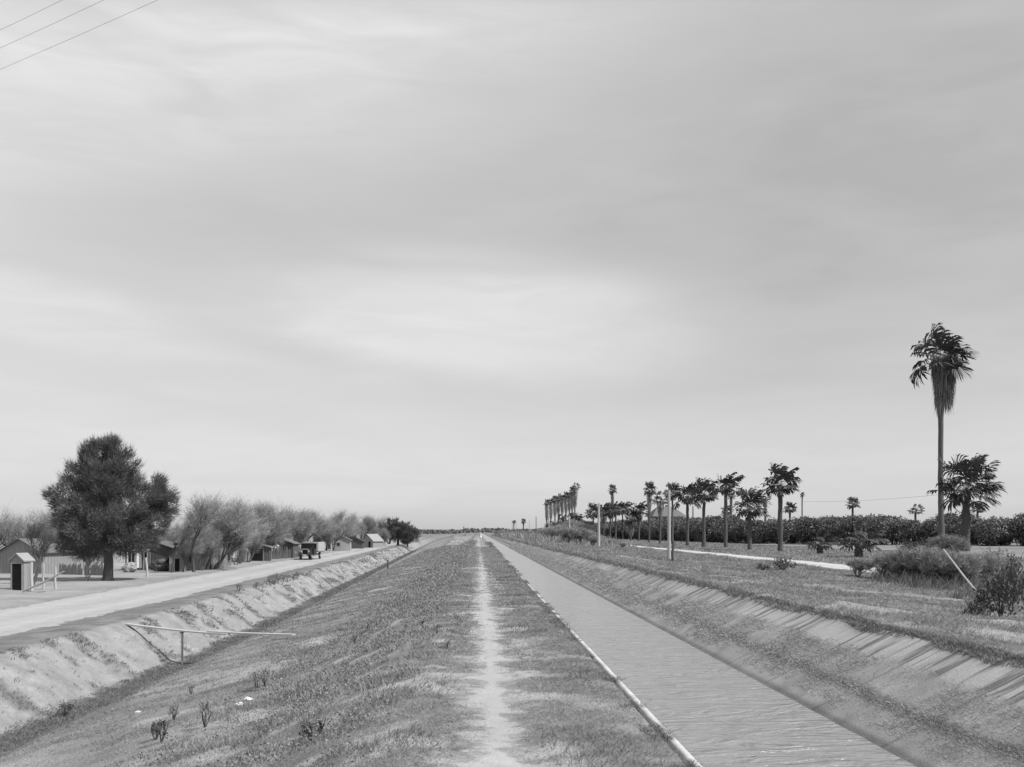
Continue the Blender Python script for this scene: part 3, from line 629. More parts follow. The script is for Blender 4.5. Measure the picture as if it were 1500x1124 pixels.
def picket(px0, px1, py0, py1, hpx, name, label, m, gap=.14, r=.03, rough=.15, top=True):
    x0, y0, z0, D0 = hit(px0, py0); x1, y1, z1, D1 = hit(px1, py1); L_ = math.hypot(x1 - x0, y1 - y0); n = int(L_ / gap); rd = random.Random(int(px0))
    e = empty(name, label, 'fence', (x0, y0, z0)); hh = hpx * D0 / FPX; b_ = MB()
    for i in range(n + 1):
        t = i / n; x = x0 + (x1 - x0) * t; y = y0 + (y1 - y0) * t; z = zg(x, y); h1 = hh * rd.uniform(1 - rough, 1 + rough)
        if rd.random() < .06: continue
        b_.tube([(x - x0, y - y0, z - z0 - .1), (x - x0 + rd.gauss(0, .04), y - y0, z - z0 + h1)], [r * 1.3, r * 1.1], 4)
    b_.build('pickets', m, e)
    if top:
        for q in (.3, .75):
            b_ = MB(); b_.tube([(0, -.05, hh * q), (x1 - x0, y1 - y0 - .05, z1 - z0 + hh * q)], [.03, .03], 4); b_.build('rail', m, e)
    return e
picket(262, 336, 835, 830, 12, 'picket_fence', 'low grey picket fence in front of the pale house', M_board)
picket(86, 152, 842, 843, 16, 'plank_fence', 'high close-set plank fence between the barns and the big evergreen', M_board, gap=.16, r=.085, rough=.08, top=False)
picket(345, 398, 824, 819.5, 19, 'stick_fence', 'ragged upright stick fence left of the junk heap', M_board, gap=.13, r=.035, rough=.25)
picket(398, 440, 819.5, 816, 15, 'stick_fence', 'lower stick fence running behind the junk heap to the truck', M_dboard, gap=.14, r=.04, rough=.3)
picket(478, 530, 805, 800, 10, 'stick_fence', 'brushy stick fence beyond the truck', M_dboard, gap=.2, r=.05, rough=.3)
picket(524, 560, 800, 797, 9, 'board_fence', 'short board fence beside the far shacks', M_board, gap=.25, r=.06, rough=.15)
# junk by the roadside and things in the yard
def lump(name, px, py, sx, sy, sz, m, label, cat, seed=0, D=None, parent=None, sink=.05):
    x, y, z, D = hit(px, py); rg = np.random.default_rng(seed); import bmesh
    bm = bmesh.new(); bmesh.ops.create_icosphere(bm, subdivisions=3, radius=1); V = np.array([v.co for v in bm.verts]); F = [[v.index for v in f.verts] for f in bm.faces]; bm.free()
    r = 1 + .9 * (fbm(V[:, 0] * 1.5 + seed * 3 + 9, V[:, 1] * 1.5 + V[:, 2] * 2.2, 3, 1.2) - .5); V = V * r[:, None] * [sx, sy, sz]; V[:, 2] += sz * .9 - sink
    b_ = MB(); b_.add(V, F); o = b_.build(name, m, loc=(x, y, z)); return tag(o, label, cat)
lump('laundry_heap', 402, 817, .75, .6, 1.0, M_white2, 'pale cloth-covered heap behind the leaning board', 'heap', 4)
lump('junk_heap', 418, 816, .9, .7, .9, M_dboard, 'dark heap of scrap between the pale heap and the truck', 'heap', 8)
lump('junk_heap', 428, 816.5, .5, .5, .7, M_board, 'small pale scrap pile touching the truck side of the dark heap', 'heap', 12)
lump('brush_pile', 236, 837, 1.0, .6, .55, M_dboard, 'low brush pile against the dark shack wall', 'brush pile', 15)
lump('barrel_cart', 190, 838, .6, .5, .45, M_board, 'low grey pile beside the evergreen trunk near the fence', 'heap', 19)
for (px, py, dx, dz, lb) in ((408, 818, -1.0, 1.2, 'bright board leaning against the pale heap'), (436, 816, -1.3, 1.4, 'dark leaning plank beside the truck')):
    x, y, z, D = hit(px, py); mb = MB(); mb.tube([(0, 0, 0), (dx, .3, dz)], [.11, .11], 4); tag(mb.build('leaning_board', M_lboard if 'bright' in lb else M_dboard, loc=(x, y, z)), lb, 'board')
x, y, z, D = hit(205, 836)
mb = MB(); rg = np.random.default_rng(4)
gx, gzz = np.meshgrid(np.linspace(-.35, .35, 9), np.linspace(.25, 1.55, 10)); V = np.stack([gx * (1 - .1 * gzz), .06 * np.sin(gx * 14) - .5, gzz], -1).reshape(-1, 3)
V2 = V + [0, .03, 0]; F = [(j * 9 + i, j * 9 + i + 1, (j + 1) * 9 + i + 1, (j + 1) * 9 + i) for j in range(9) for i in range(8)]; mb.add(V, F); mb.add(V2, [f[::-1] for f in F])
tag(mb.build('hanging_cloth', M_white2, loc=(x, y, z)), 'pale cloth hanging from the porch left of the black doorway', 'cloth')
mb = MB(); mb.tube([(-.55, -.5, 0), (-.55, -.5, 1.6)], .03, 5); mb.tube([(.5, -.5, 0), (.5, -.5, 1.6)], .03, 5); mb.tube([(-.55, -.5, 1.56), (.5, -.5, 1.56)], .02, 5)
tag(mb.build('clothes_rack', M_board, loc=(x, y, z)), 'thin stick rack carrying the pale cloth by the doorway', 'rack')
def chicken(px, py, rz, lb):
    x, y, z, D = hit(px, py); b_ = MB(); e = empty('chicken', lb, 'chicken', (x, y, z), rz)
    b_.tube([(-.26, 0, .36), (-.18, 0, .27), (-.05, 0, .22), (.1, 0, .23), (.16, 0, .32), (.2, 0, .42), (.26, 0, .43)], [.02, .07, .12, .10, .045, .045, .015], 10)
    b_.build('body', M_white, e, smooth=True)
    for s in (-1, 1): l = MB(); l.tube([(0, s * .05, .16), (.01, s * .05, 0)], .012, 5); l.build('leg', M_board, e)
chicken(256, 835.5, .4, 'white chicken pecking in front of the thatched hut, left one'); chicken(262, 834, 2.6, 'white chicken beside the other, nearer the picket fence')

# ------------------------------------------------------------------ old truck
def truck():
    x, y, z, D = hit(447, 820.5)
    e = empty('old_truck', 'dark old truck with a pale wooden box body parked beside the dirt road', 'truck', (x, y, z + .0), R(-4))
    b_ = MB(); b_.box(-.45, .45, .1, 5.9, .52, .66); b_.build('chassis', M_black, e)
    b_ = MB(); b_.add([(-.36, 0, .62), (.36, 0, .62), (.36, 0, 1.28), (-.36, 0, 1.28), (-.55, 1.25, .62), (.55, 1.25, .62), (.55, 1.25, 1.38), (-.55, 1.25, 1.38)], [(0, 1, 2, 3), (5, 4, 7, 6), (1, 5, 6, 2), (4, 0, 3, 7), (3, 2, 6, 7), (4, 5, 1, 0)]); hood = b_.build('hood', M_black, e)
    b_ = MB(); b_.box(-.32, .32, -.05, -.003, .64, 1.24); b_.build('radiator', M_metal if False else M_hole, e)
    b_ = MB(); b_.box(-.39, -.32, -.07, 0, .6, 1.30); b_.box(.32, .39, -.07, 0, .6, 1.30); b_.box(-.32, .32, -.07, 0, 1.24, 1.32); b_.build('radiator_shell', M_metal, e)
    cab = MB(); cab.box(-.78, .78, 1.27, 1.33, .62, 1.36)
    for sx in (-1, 1):
        a, b2 = sorted((sx * .72, sx * .78)); cab.box(a, b2, 1.33, 2.55, .62, 1.30); cab.box(a, b2, 1.27, 1.35, 1.36, 1.95); cab.box(a, b2, 2.45, 2.55, 1.30, 1.95)
    cab.box(-.72, .72, 2.49, 2.55, .62, 1.95); cab.box(-.72, .72, 1.4, 2.4, .62, .70); cab.build('cab', M_black, e)
    b_ = MB(); b_.box(-.82, .82, 1.12, 2.6, 1.955, 2.05); b_.build('cab_roof', mat('canvas_top', .30, .9, .1, 5), e)
    b_ = MB(); b_.box(-.71, .71, 1.29, 1.31, 1.37, 1.94); b_.build('windscreen', M_glass, e)
    for sx in (-1, 1):
        f = MB(); P = [(sx * .62, .0 + .62 * (1 - math.cos(a)) - .25, .50 + .48 * math.sin(a)) for a in np.linspace(.1, math.pi - .1, 9)]
        V = []; [V.extend([(p[0] - .16, p[1], p[2]), (p[0] + .16, p[1], p[2]), (p[0] - .16, p[1], p[2] - .03), (p[0] + .16, p[1], p[2] - .03)]) for p in P]
        F = []; [F.extend([(4 * i, 4 * i + 1, 4 * i + 5, 4 * i + 4), (4 * i + 2, 4 * i + 6, 4 * i + 7, 4 * i + 3), (4 * i, 4 * i + 4, 4 * i + 6, 4 * i + 2), (4 * i + 1, 4 * i + 3, 4 * i + 7, 4 * i + 5)]) for i in range(8)]
        f.add(V, F); f.build('fender', M_black, e)
        hl = MB(); hl.tube([(sx * .48, -.12, 1.0), (sx * .48, -.10, 1.0), (sx * .48, .06, 1.0)], [.10, .12, .05], 12); hl.build('headlight', M_metal, e)
        rb = MB(); rb.box(min(sx * .5, sx * .82), max(sx * .5, sx * .82), .9, 2.6, .42, .46); rb.build('running_board', M_black, e)
        for yy, rr in ((.42, .42), (4.9, .45)):
            wh = MB(); P = []; wh.tube([(sx * .55, yy, rr), (sx * .57, yy, rr), (sx * .69, yy, rr), (sx * .72, yy, rr)], [rr * .9, rr, rr, rr * .9], 20); wo = wh.build('wheel', M_tyre, e)
            hb = MB(); hb.tube([(sx * .53, yy, rr), (sx * .745, yy, rr)], rr * .45, 12); hb.build('hub', M_metal, wo)
    b_ = MB(); b_.box(-.75, .75, -.28, -.22, .50, .60); b_.build('bumper', M_black, e)
    b_ = MB(); b_.box(-.22, .22, -.32, -.29, .52, .66); b_.build('number_plate', M_white2, e)
    bd = MB(); bd.box(-.95, .95, 2.75, 6.3, .88, .98); bd.build('bed_floor', M_dboard, e)
    for nm, q in (('side_boards', (.90, .95, 2.75, 6.3)), ('side_boards', (-.95, -.90, 2.75, 6.3)), ('front_boards', (-.90, .90, 2.75, 2.80)), ('tail_boards', (-.90, .90, 6.25, 6.3))):
        b_ = MB()
        for i in range(5): b_.box(q[0], q[1], q[2], q[3], .99 + i * .225, .99 + i * .225 + .205)
        b_.build(nm, M_lboard, e)
truck()

# ------------------------------------------------------------------ plank footbridge over the dry ditch
xa, ya, za, Da = hit(186, 916); xb, yb, zb, Db = hit(430, 934)
xp, yp, zp, Dp = hit(287, 964)
br = empty('plank_bridge', 'narrow sagging plank footbridge across the dry ditch on one thin post', 'footbridge', (xp, yp, zp))
A_ = np.array([xa, ya, za + .06]) - [xp, yp, zp]; B_ = np.array([xb, yb, zb + .06]) - [xp, yp, zp]
for off, tA, tB, nm in ((0, 0, .62, 'plank'), (.10, .50, 1.0, 'plank')):
    mb = MB(); t_ = np.linspace(tA, tB, 9); d = (B_ - A_) / np.linalg.norm(B_ - A_); nn = np.array([-d[1], d[0], 0]) * .135
    C_ = A_[None] + (B_ - A_)[None] * t_[:, None]; C_[:, 2] += -.10 * np.sin(np.pi * t_) + (.052 if off else 0) * 1.0; C_[:, 1] += off
    V = []; [V.extend([c - nn, c + nn, c - nn - [0, 0, .05], c + nn - [0, 0, .05]]) for c in C_]
    F = []; [F.extend([(4 * i, 4 * i + 4, 4 * i + 5, 4 * i + 1), (4 * i + 2, 4 * i + 3, 4 * i + 7, 4 * i + 6), (4 * i, 4 * i + 2, 4 * i + 6, 4 * i + 4), (4 * i + 1, 4 * i + 5, 4 * i + 7, 4 * i + 3)]) for i in range(8)]
    F += [(0, 1, 3, 2), (32, 34, 35, 33)]; mb.add(V, F); mb.build(nm, M_lboard, br)
tp = (0 - A_[0]) / (B_[0] - A_[0]); zt = A_[2] + (B_[2] - A_[2]) * tp - .10 * math.sin(math.pi * tp) - .05; yo = A_[1] + (B_[1] - A_[1]) * tp
mb = MB(); mb.tube([(0, yo, -.2), (.01, yo, zt)], [.045, .04], 7); mb.build('post', M_lboard, br)
mb = MB(); mb.tube([(0, yo - .22, zt - .035), (0, yo + .22, zt - .035)], [.035, .035], 6); mb.build('crosspiece', M_dboard, br)

# ------------------------------------------------------------------ person on the path, far off
x, y, z, D = hit(704, 789.3); hh = 1.64
P = empty('person', 'person in a long white dress and pale hat walking on the canal bank far away', 'person', (x, y, z), 0)
def skin(name, joints, edges, radii, m, parent, root=0, sub=1):
    me = bpy.data.meshes.new(name); me.from_pydata(joints, edges, []); o = link(name, me, m, parent)
    md = o.modifiers.new('skin', 'SKIN'); me.skin_vertices.new() if not me.skin_vertices else None
    for i, r in enumerate(radii): me.skin_vertices[0].data[i].radius = (r, r); me.skin_vertices[0].data[i].use_root = i == root
    s_ = o.modifiers.new('sub', 'SUBSURF'); s_.levels = sub; s_.render_levels = sub; return o
J = [(0, 0, .88), (0, 0, 1.12), (0, 0, 1.32), (0, 0, 1.42), (0, .01, 1.56), (-.17, 0, 1.30), (-.24, .02, 1.04), (-.22, -.06, .84), (.17, 0, 1.30), (.24, .02, 1.04), (.22, .08, .84), (-.09, 0, .86), (-.09, .08, .46), (-.09, .05, .05), (.09, 0, .86), (.09, -.12, .46), (.09, -.1, .05)]
E = [(0, 1), (1, 2), (2, 3), (3, 4), (2, 5), (5, 6), (6, 7), (2, 8), (8, 9), (9, 10), (0, 11), (11, 12), (12, 13), (0, 14), (14, 15), (15, 16)]
skin('body', J, E, [.14, .12, .13, .05, .09, .055, .042, .03, .055, .042, .03, .08, .06, .045, .08, .06, .045], M_skin, P)
mb = MB(); mb.tube([(0, 0, 1.40), (0, 0, 1.34), (0, 0, 1.2), (0, 0, 1.02), (0, 0, .7), (0, 0, .3)], [.09, .2, .19, .165, .27, .36], 16, cap=False); mb.build('dress', M_white, P, smooth=True)
mb = MB(); mb.tube([(0, .01, 1.585), (0, .01, 1.60), (0, .01, 1.605), (0, .01, 1.68)], [.2, .2, .11, .09], 16); mb.build('hat', M_white, P, smooth=True)

# ------------------------------------------------------------------ telegraph poles and wires
GP = 'wooden poles along the right canal bank'
def pole(px, py, top, r, m, label, arm=False, D=None):
    if D: x, y = map(float, at(px, D)); z = zg(x, y)
    else: x, y, z, D = hit(px, py)
    zt = HC + (HZ - top) * D / FPX; e = empty('utility_pole', label, 'pole', (x, y, z), 0, GP); b_ = MB()
    b_.tube([(0, 0, -.3), (.01, 0, (zt - z) * .5), (0, 0, zt - z)], [r * 1.2, r, r * .8], 9); b_.build('shaft', m, e)
    for sx in (-1, 1): c = MB(); c.tube([(sx * r * .9, 0, zt - z - .35), (sx * (r + .08), 0, zt - z - .33), (sx * (r + .1), 0, zt - z - .22)], [.015, .02, .035], 6); c.build('insulator', M_metal, e)
    return e
pole(980, 820.5, 718, .10, M_pole, 'nearest pale wooden pole, standing in front of the palm row')
pole(877, 802.5, 738, .14, M_pole, 'pale wooden pole left of the palm row, second from the near one')
pole(834, 795.5, 756, .15, M_pole, 'pale pole standing before the clump of tall skirted palms')
pole(804, 790, 756, .14, M_pole, 'pale pole at the left side of the tall palm clump')
pole(785.3, 789, 757, .10, M_dpole, 'slim dark pole left of the tall palm clump')
pole(775.7, 787, 763, .08, M_pole, 'faint thin pole between the dark slim pole and the lollipop palm')
pole(756.6, 784.6, 765, .10, M_pole, 'faint short pole between the two lollipop palms')
pole(750.5, 783.8, 768, .09, M_dpole, 'farthest tiny pole at the left end of the line')
post(986, 821.5, 29, .09, M_dpole, 'short dark post just right of the nearest pale pole', wob=.03)
x0, y0, z0, D0 = hit(1444, 884); x1, y1 = map(float, at(1382, D0 * 1.06)); z1 = HC - (805 - HZ) * D0 * 1.06 / FPX
mb = MB(); mb.tube([(0, 0, 0), ((x1 - x0) * .5, (y1 - y0) * .5, (z1 - z0) * .5 - .02), (x1 - x0, y1 - y0, z1 - z0)], [.028, .026, .02], 7)
tag(mb.build('leaning_pole', M_pole, loc=(x0, y0, z0)), 'long thin pale pole leaning left out of the dark bush', 'pole')
for (px, py, h_) in ((1427, 868, 36),):
    post(px, py, h_, .02, M_dpole, 'thin dark upright stick beside the leaning pole', wob=.01)
# overhead wires, top left: they cross from a pole outside the picture to another behind the camera
WD = np.array(at(165, 17.06)) - np.array(at(28, 18.75)); WD = WD / np.linalg.norm(WD); Wp = np.array(at(28, 18.75))
pa, pb = Wp - WD * 17, Wp + WD * 45
for i, off in enumerate((0, .55, 1.1)):
    nrm = np.array([-WD[1], WD[0]]); nrm = nrm if nrm @ np.array([0, 1]) < 0 else -nrm
    k0 = (28, (90, 58, 31)[i]); zz = 12.0
    Dn = (zz - HC) * FPX / (778 - k0[1]); q = np.array(at(28, Dn)); s_ = (q - pa) @ WD; a2 = q - WD * s_; b2 = a2 + (pb - pa)
    mb = MB(); t_ = np.linspace(0, 1, 24); sag = 1.2
    s0 = (q - a2) @ WD / np.linalg.norm(pb - pa); sag0 = 4 * sag * s0 * (1 - s0)
    mb.tube([(*(a2 + (b2 - a2) * t), zz + sag0 - 4 * sag * t * (1 - t)) for t in t_], .0035, 4)
    tag(mb.build('overhead_wire', M_wire2), ('lowest and longest of the three wires crossing the top left sky', 'middle one of the three wires crossing the top left sky', 'shortest wire nearest the top left corner')[i], 'wire', 'overhead wires')
    if i in (0, 2): ends = (a2, b2) if i == 0 else ends + (a2, b2)
for (c_, lb) in (((ends[0] + ends[2]) / 2, 'tall pole carrying the three overhead wires, beyond the left edge of the picture'), ((ends[1] + ends[3]) / 2, 'tall pole carrying the three overhead wires, behind the camera on the right')):
    zz0 = zg(c_[0], c_[1]); e = empty('utility_pole', lb, 'pole', (c_[0], c_[1], zz0)); mb = MB(); mb.tube([(0, 0, -.5), (0, 0, 12.3 - zz0)], [.16, .11], 9); mb.build('shaft', M_dpole, e)
    aw = ends[2] - ends[0]; aw = aw / 2 * 1.15; mb = MB(); mb.tube([(-aw[0], -aw[1], 11.95 - zz0), (aw[0], aw[1], 11.95 - zz0)], .05, 4); mb.build('crossarm', M_dpole, e)
# ------------------------------------------------------------------ paper litter
def crumple(px, py, s, lb, seed):
    o = lump('paper_scrap', px, py, s, s * .7, s * .55, M_white, lb, 'paper', seed, sink=.03); return o
crumple(351, 1034, .085, 'crumpled white paper in the weeds, lower left of a pair', 3)
crumple(364, 1026, .085, 'crumpled white paper in the weeds, upper right of a pair', 5)
crumple(202, 1044, .07, 'single pale paper scrap lying on the bare slope', 9)
crumple(775, 966, .02, 'tiny white scrap on the grass right of the footpath', 11)
# ------------------------------------------------------------------ fan palms
def fan(rg, L_pet, RB, az, el, wind, nseg=20, spread=2.0, droop=.5, twist=None, hang=False):
    """one frond: returns blade verts/faces and petiole points. wind = vector"""
    d = np.array([math.cos(az) * math.cos(el), math.sin(az) * math.cos(el), math.sin(el)])
    P = [np.zeros(3)]; dd = d.copy(); st = L_pet / 5
    for i in range(5):
        dd = dd + wind * .10 + np.array([0, 0, -.06 * droop]); dd /= np.linalg.norm(dd); P.append(P[-1] + dd * st)
    hub = P[-1]; ref = np.array([0, 0, 1.]) if abs(dd[2]) < .9 else np.array([1., 0, 0])
    side = np.cross(dd, ref); side /= np.linalg.norm(side); nrm = np.cross(side, dd)
    tw = rg.normal(0, .35) if twist is None else twist
    s2 = side * math.cos(tw) + nrm * math.sin(tw)
    a = np.linspace(-spread, spread, nseg) + rg.normal(0, .04, nseg)
    ln = RB * (.55 + .45 * np.cos(a * .55)) * rg.uniform(.85, 1.1, nseg)
    dirs = np.cos(a)[:, None] * dd + np.sin(a)[:, None] * s2
    dirs = dirs + wind * .25 + nrm * .12; dirs = unit(dirs)
    pts = [np.repeat(hub[None], nseg, 0)]; cur = dirs.copy()
    for f, g in ((.4, .12), (.35, .45), (.25, .9)):
        cur = cur + (np.array([0, 0, -1.]) * g * droop + wind * g * .9) * 1.0 + rg.normal(0, .05, (nseg, 3)); cur = unit(cur); pts.append(pts[-1] + cur * (ln * f)[:, None])
    wv = unit(np.cross(cur, nrm + rg.normal(0, .2, (nseg, 3))))
    w1 = ln * .4 * np.tan(spread / nseg) * 1.5; w2 = w1 * 1.15
    V = np.stack([pts[0], pts[1] - s2 * 0 - unit(np.cross(dirs, nrm)) * w1[:, None], pts[1] + unit(np.cross(dirs, nrm)) * w1[:, None], pts[2] - wv * w2[:, None], pts[2] + wv * w2[:, None], pts[3]], 1).reshape(-1, 3)
    b = np.arange(nseg)[:, None] * 6; F = np.concatenate([b + [0, 1, 2], b + [1, 3, 4], b + [1, 4, 2], b + [3, 5, 4]])
    return V, F, P
def palm_crown(seed, nf, Lp, RB, wind=(.5, 0, 0), el=(-.5, 1.45), droop=.6, nseg=20):
    rg = np.random.default_rng(seed); wind = np.array(wind, float); Vs, Fs, n = [], [], 0; st = MB()
    for i in range(nf):
        t = (i + .5) / nf; e = el[1] + (el[0] - el[1]) * t ** .8 + rg.normal(0, .08); az = i * 2.39996 + rg.normal(0, .2)
        V, F, P = fan(rg, Lp * rg.uniform(.45, 1.2), RB * rg.uniform(.8, 1.1), az, e, wind * (.6 + .8 * rg.random()), nseg, 1.9, droop * rg.uniform(.6, 1.5))
        Vs.append(V); Fs.append(F + n); n += len(V)
        st.tube(P, np.linspace(.022, .011, len(P)), 3, cap=False)
    me = npmesh('crown', np.concatenate(Vs), np.concatenate(Fs))
    sm = bpy.data.meshes.new('frond_stalks'); sm.from_pydata(np.concatenate(st.v).tolist(), [], st.f)
    return me, sm
def palm_skirt(seed, L_, r0, r1, n=260, ln=1.1):
    """hanging thatch of dead fronds: z from 0 down to -L_, wide at r0 (top) narrowing to r1"""
    rg = np.random.default_rng(seed); t = rg.random(n); a = rg.uniform(0, 6.283, n); rr = (r0 * (1 - t) + r1 * t) * (1 + .18 * np.sin(a * 3 + seed)) * rg.uniform(.45, 1.0, n)
    P = np.stack([np.cos(a) * rr, np.sin(a) * rr, -t * (L_ - ln * .55)], 1); D_ = np.stack([np.cos(a) * .12 * rg.normal(0, 1, n), np.sin(a) * .12 * rg.normal(0, 1, n), -rg.uniform(.6, 1.1, n)], 1) * ln
    V, F = blades(P, D_, rg.uniform(.08, .22, n) * ln, rg)
    nn = n * 5; t = rg.random(nn); a = rg.uniform(0, 6.283, nn); rr = (r0 * (1 - t) + r1 * t) * (1 + .18 * np.sin(a * 3 + seed)) * rg.uniform(.7, 1.08, nn)
    P = np.stack([np.cos(a) * rr, np.sin(a) * rr, -t * (L_ - ln * .5)], 1); D_ = np.stack([rg.normal(0, .12, nn), rg.normal(0, .12, nn), -rg.uniform(.3, 1.0, nn)], 1) * ln
    V2, F2 = blades(P, D_, rg.uniform(.02, .05, nn) * ln, rg)
    return npmesh('dead_frond_skirt', np.concatenate([V, V2]), np.concatenate([F, F2 + len(V)]))
def palm_trunk(H, r, seed, flare=1.25, lean=0.0, shaggy=False):
    rd = random.Random(seed); m = 16; P, Rr = [], []
    for i in range(m + 1):
        t = i / m; P.append((lean * math.sin(t * 2.2) + rd.gauss(0, r * .05), rd.gauss(0, r * .05), -.25 + (H + .25) * t)); Rr.append(r * (1 + (flare - 1) * math.exp(-t * 9)) * (1 - .12 * t) * rd.uniform(.94, 1.07))
    b = MB(); b.tube(P, Rr, 12, cap=True)
    if shaggy:                                                   # old leaf bases stick out in rings
        for i in range(int(H / .16)):
            for k in range(9):
                a = k * .698 + i * 1.1 + rd.gauss(0, .1); z = i * .16 + rd.gauss(0, .03); rr = r * .98
                c, s = math.cos(a), math.sin(a); b.add([(c * rr - s * .05, s * rr + c * .05, z), (c * rr + s * .05, s * rr - c * .05, z), (c * (rr + .09), s * (rr + .09), z + .17), (c * (rr - .02), s * (rr - .02), z + .1)], [(0, 1, 2), (0, 2, 3), (1, 3, 2)])
    me = bpy.data.meshes.new('trunk'); me.from_pydata(np.concatenate(b.v).tolist(), [], b.f); me.polygons.foreach_set('use_smooth', np.ones(len(me.polygons), bool)); return me
CR = [palm_crown(s, nf, 1.2, 1.05, wnd, el, dr, 16) for s, nf, wnd, el, dr in ((1, 21, (.5, 0, .05), (-.3, 1.4), .8), (2, 18, (.4, .1, .05), (-.2, 1.45), .95), (3, 22, (.6, 0, .05), (-.35, 1.35), .75), (4, 17, (.35, -.1, .05), (-.15, 1.45), .9), (5, 20, (.55, 0, .1), (-.4, 1.4), .85))]
SK = [palm_skirt(s, 1.0, .42, .20, 110, .34) for s in (1, 2, 3)]
def palm(px, py, top, crown_w, tr_r, v, label, skirt=None, D=None, group='palms in the row beside the sand road', shaggy=False, stretch=1.0, lean=0.0, name='fan_palm', rz=None, crown=True, skw=1.0, flare=1.25):
    """crown_w: crown width in photo px; skirt: length in px"""
    if D is None: x, y, z, D = hit(px, py)
    else: x, y = map(float, at(px, D)); z = zg(x, y)
    k = D / FPX; s = crown_w * k / 3.1 * (1.2 if crown_w > 15 and group.startswith('palms in') else 1); zt = HC + (HZ - top) * k - z; H = zt - 1.35 * s * stretch
    e = empty(name, label, 'palm tree', (x, y, z), 0, group)
    link('trunk', palm_trunk(H, tr_r, int(px), flare, lean, shaggy), M_ptrunk, e)
    cm, sm = CR[v % 5]
    for nm, d_, m in (('crown', cm, M_frond), ('frond_stalks', sm, M_stalk)):
        o = bpy.data.objects.new(nm, d_); COL.objects.link(o); o.parent = e; o.location = (lean * .8, 0, H); o.scale = (s, s, s * stretch); o.rotation_euler = (0, 0, (((px * 13) % 7 - 3) * .12) if rz is None else rz)
        if not d_.materials: d_.materials.append(m)
    if skirt:
        o = bpy.data.objects.new('dead_frond_skirt', SK[int(px) % 3]); COL.objects.link(o); o.parent = e; o.location = (lean * .8, 0, H + .15 * s); q = s * 1.7 * skw; o.scale = (q, q, skirt * k)
        if not o.data.materials: o.data.materials.append(M_skirt)
    return e
# the row beside the sand road, far to near
for a, kw in (((869, 791, 741, 23, .20, 0, 'farthest low palm of the row, just left of the second pale pole'), {}),
    ((884, 793, 738, 24, .20, 1, 'palm with pale dead fronds immediately right of the second pale pole'), dict(skirt=24)),
    ((894, 791, 740, 20, .20, 2, 'palm crowded between its neighbours at the far end of the row'), dict(skirt=12)),
    ((902, 791.5, 738, 22, .20, 3, 'palm with an evenly grey trunk, left of the tuft-headed one at the far end'), {}),
    ((912, 790.5, 735, 24, .18, 4, 'slim palm rising a little above its far-end neighbours'), {}),
    ((924, 793, 750, 22, .20, 0, 'short palm hidden low under the taller ones, with a hanging skirt'), dict(skirt=26)),
    ((936, 793, 736, 24, .20, 1, 'palm with a tangled skirt left of the tall thin-crowned one'), dict(skirt=20)),
    ((951, 795, 709, 17, .19, 2, 'tall narrow-crowned palm with a long skirt left of the farmhouse roof'), dict(skirt=34, stretch=1.2)),
    ((967, 797, 723, 22, .20, 3, 'palm before the left half of the farmhouse roof'), dict(skirt=24)),
    ((985, 798, 711, 23, .18, 2, 'palm directly behind the nearest pale pole'), {}),
    ((1007, 799.5, 708, 34, .24, 4, 'stout palm at the right end of the farmhouse with a drooping crown'), dict(stretch=1.15, skirt=10)),
    ((1031, 801.5, 707, 36, .24, 0, 'palm with a mound of soil around its foot'), dict(flare=1.9)),
    ((1063, 803, 695, 38, .25, 1, 'tall palm with a crown of separate clumps, third from the right of the row'), dict(skirt=14)),
    ((1098, 806, 723, 44, .25, 2, 'shorter palm between two tall ones near the right end of the row'), {}),
    ((1143, 809, 688, 46, .27, 0, 'tallest palm at the right end of the row'), {})):
    palm(*a, **kw)
GB = 'distant palms behind the row'
palm(897, 0, 712, 13, .25, 2, 'tall thin palm with a dense tapering skirt standing alone above the far row', skirt=27, D=330, group=GB, stretch=1.25)
palm(1121, 0, 724, 15, .25, 3, 'palm with a grey skirt behind the gap left of the tallest row palm', skirt=22, D=230, group=GB)
palm(1071, 0, 722, 12, .25, 4, 'narrow skirted palm just behind the clump-crowned palm', skirt=24, D=240, group=GB)
palm(1065, 0, 741, 18, .25, 1, 'small far palm low behind the clump-crowned palm', D=260, group=GB)
palm(1157, 0, 738, 20, .28, 0, 'small far palm right of the tallest row palm', D=260, group=GB)
palm(1175, 0, 721, 6, .2, 4, 'very thin far palm with a tiny narrow head', skirt=12, D=300, group=GB, stretch=1.6)
palm(1249, 0, 731, 20, .3, 2, 'small far palm standing alone above the middle of the orchard', D=270, group=GB)
palm(1341, 0, 741, 20, .3, 3, 'low wide far palm poking over the orchard left of the tall palm', D=260, group=GB)
palm(1432, 0, 738, 20, .3, 1, 'far palm seen under the fronds of the near thick palm', D=260, group=GB)
palm(752.8, 784, 762, 6, .3, 4, 'tiny lollipop palm on the horizon, left one', skirt=5, D=560, group=GB)
palm(766.7, 784.5, 761, 8, .3, 2, 'tiny lollipop palm on the horizon, right one', skirt=6, D=480, group=GB)
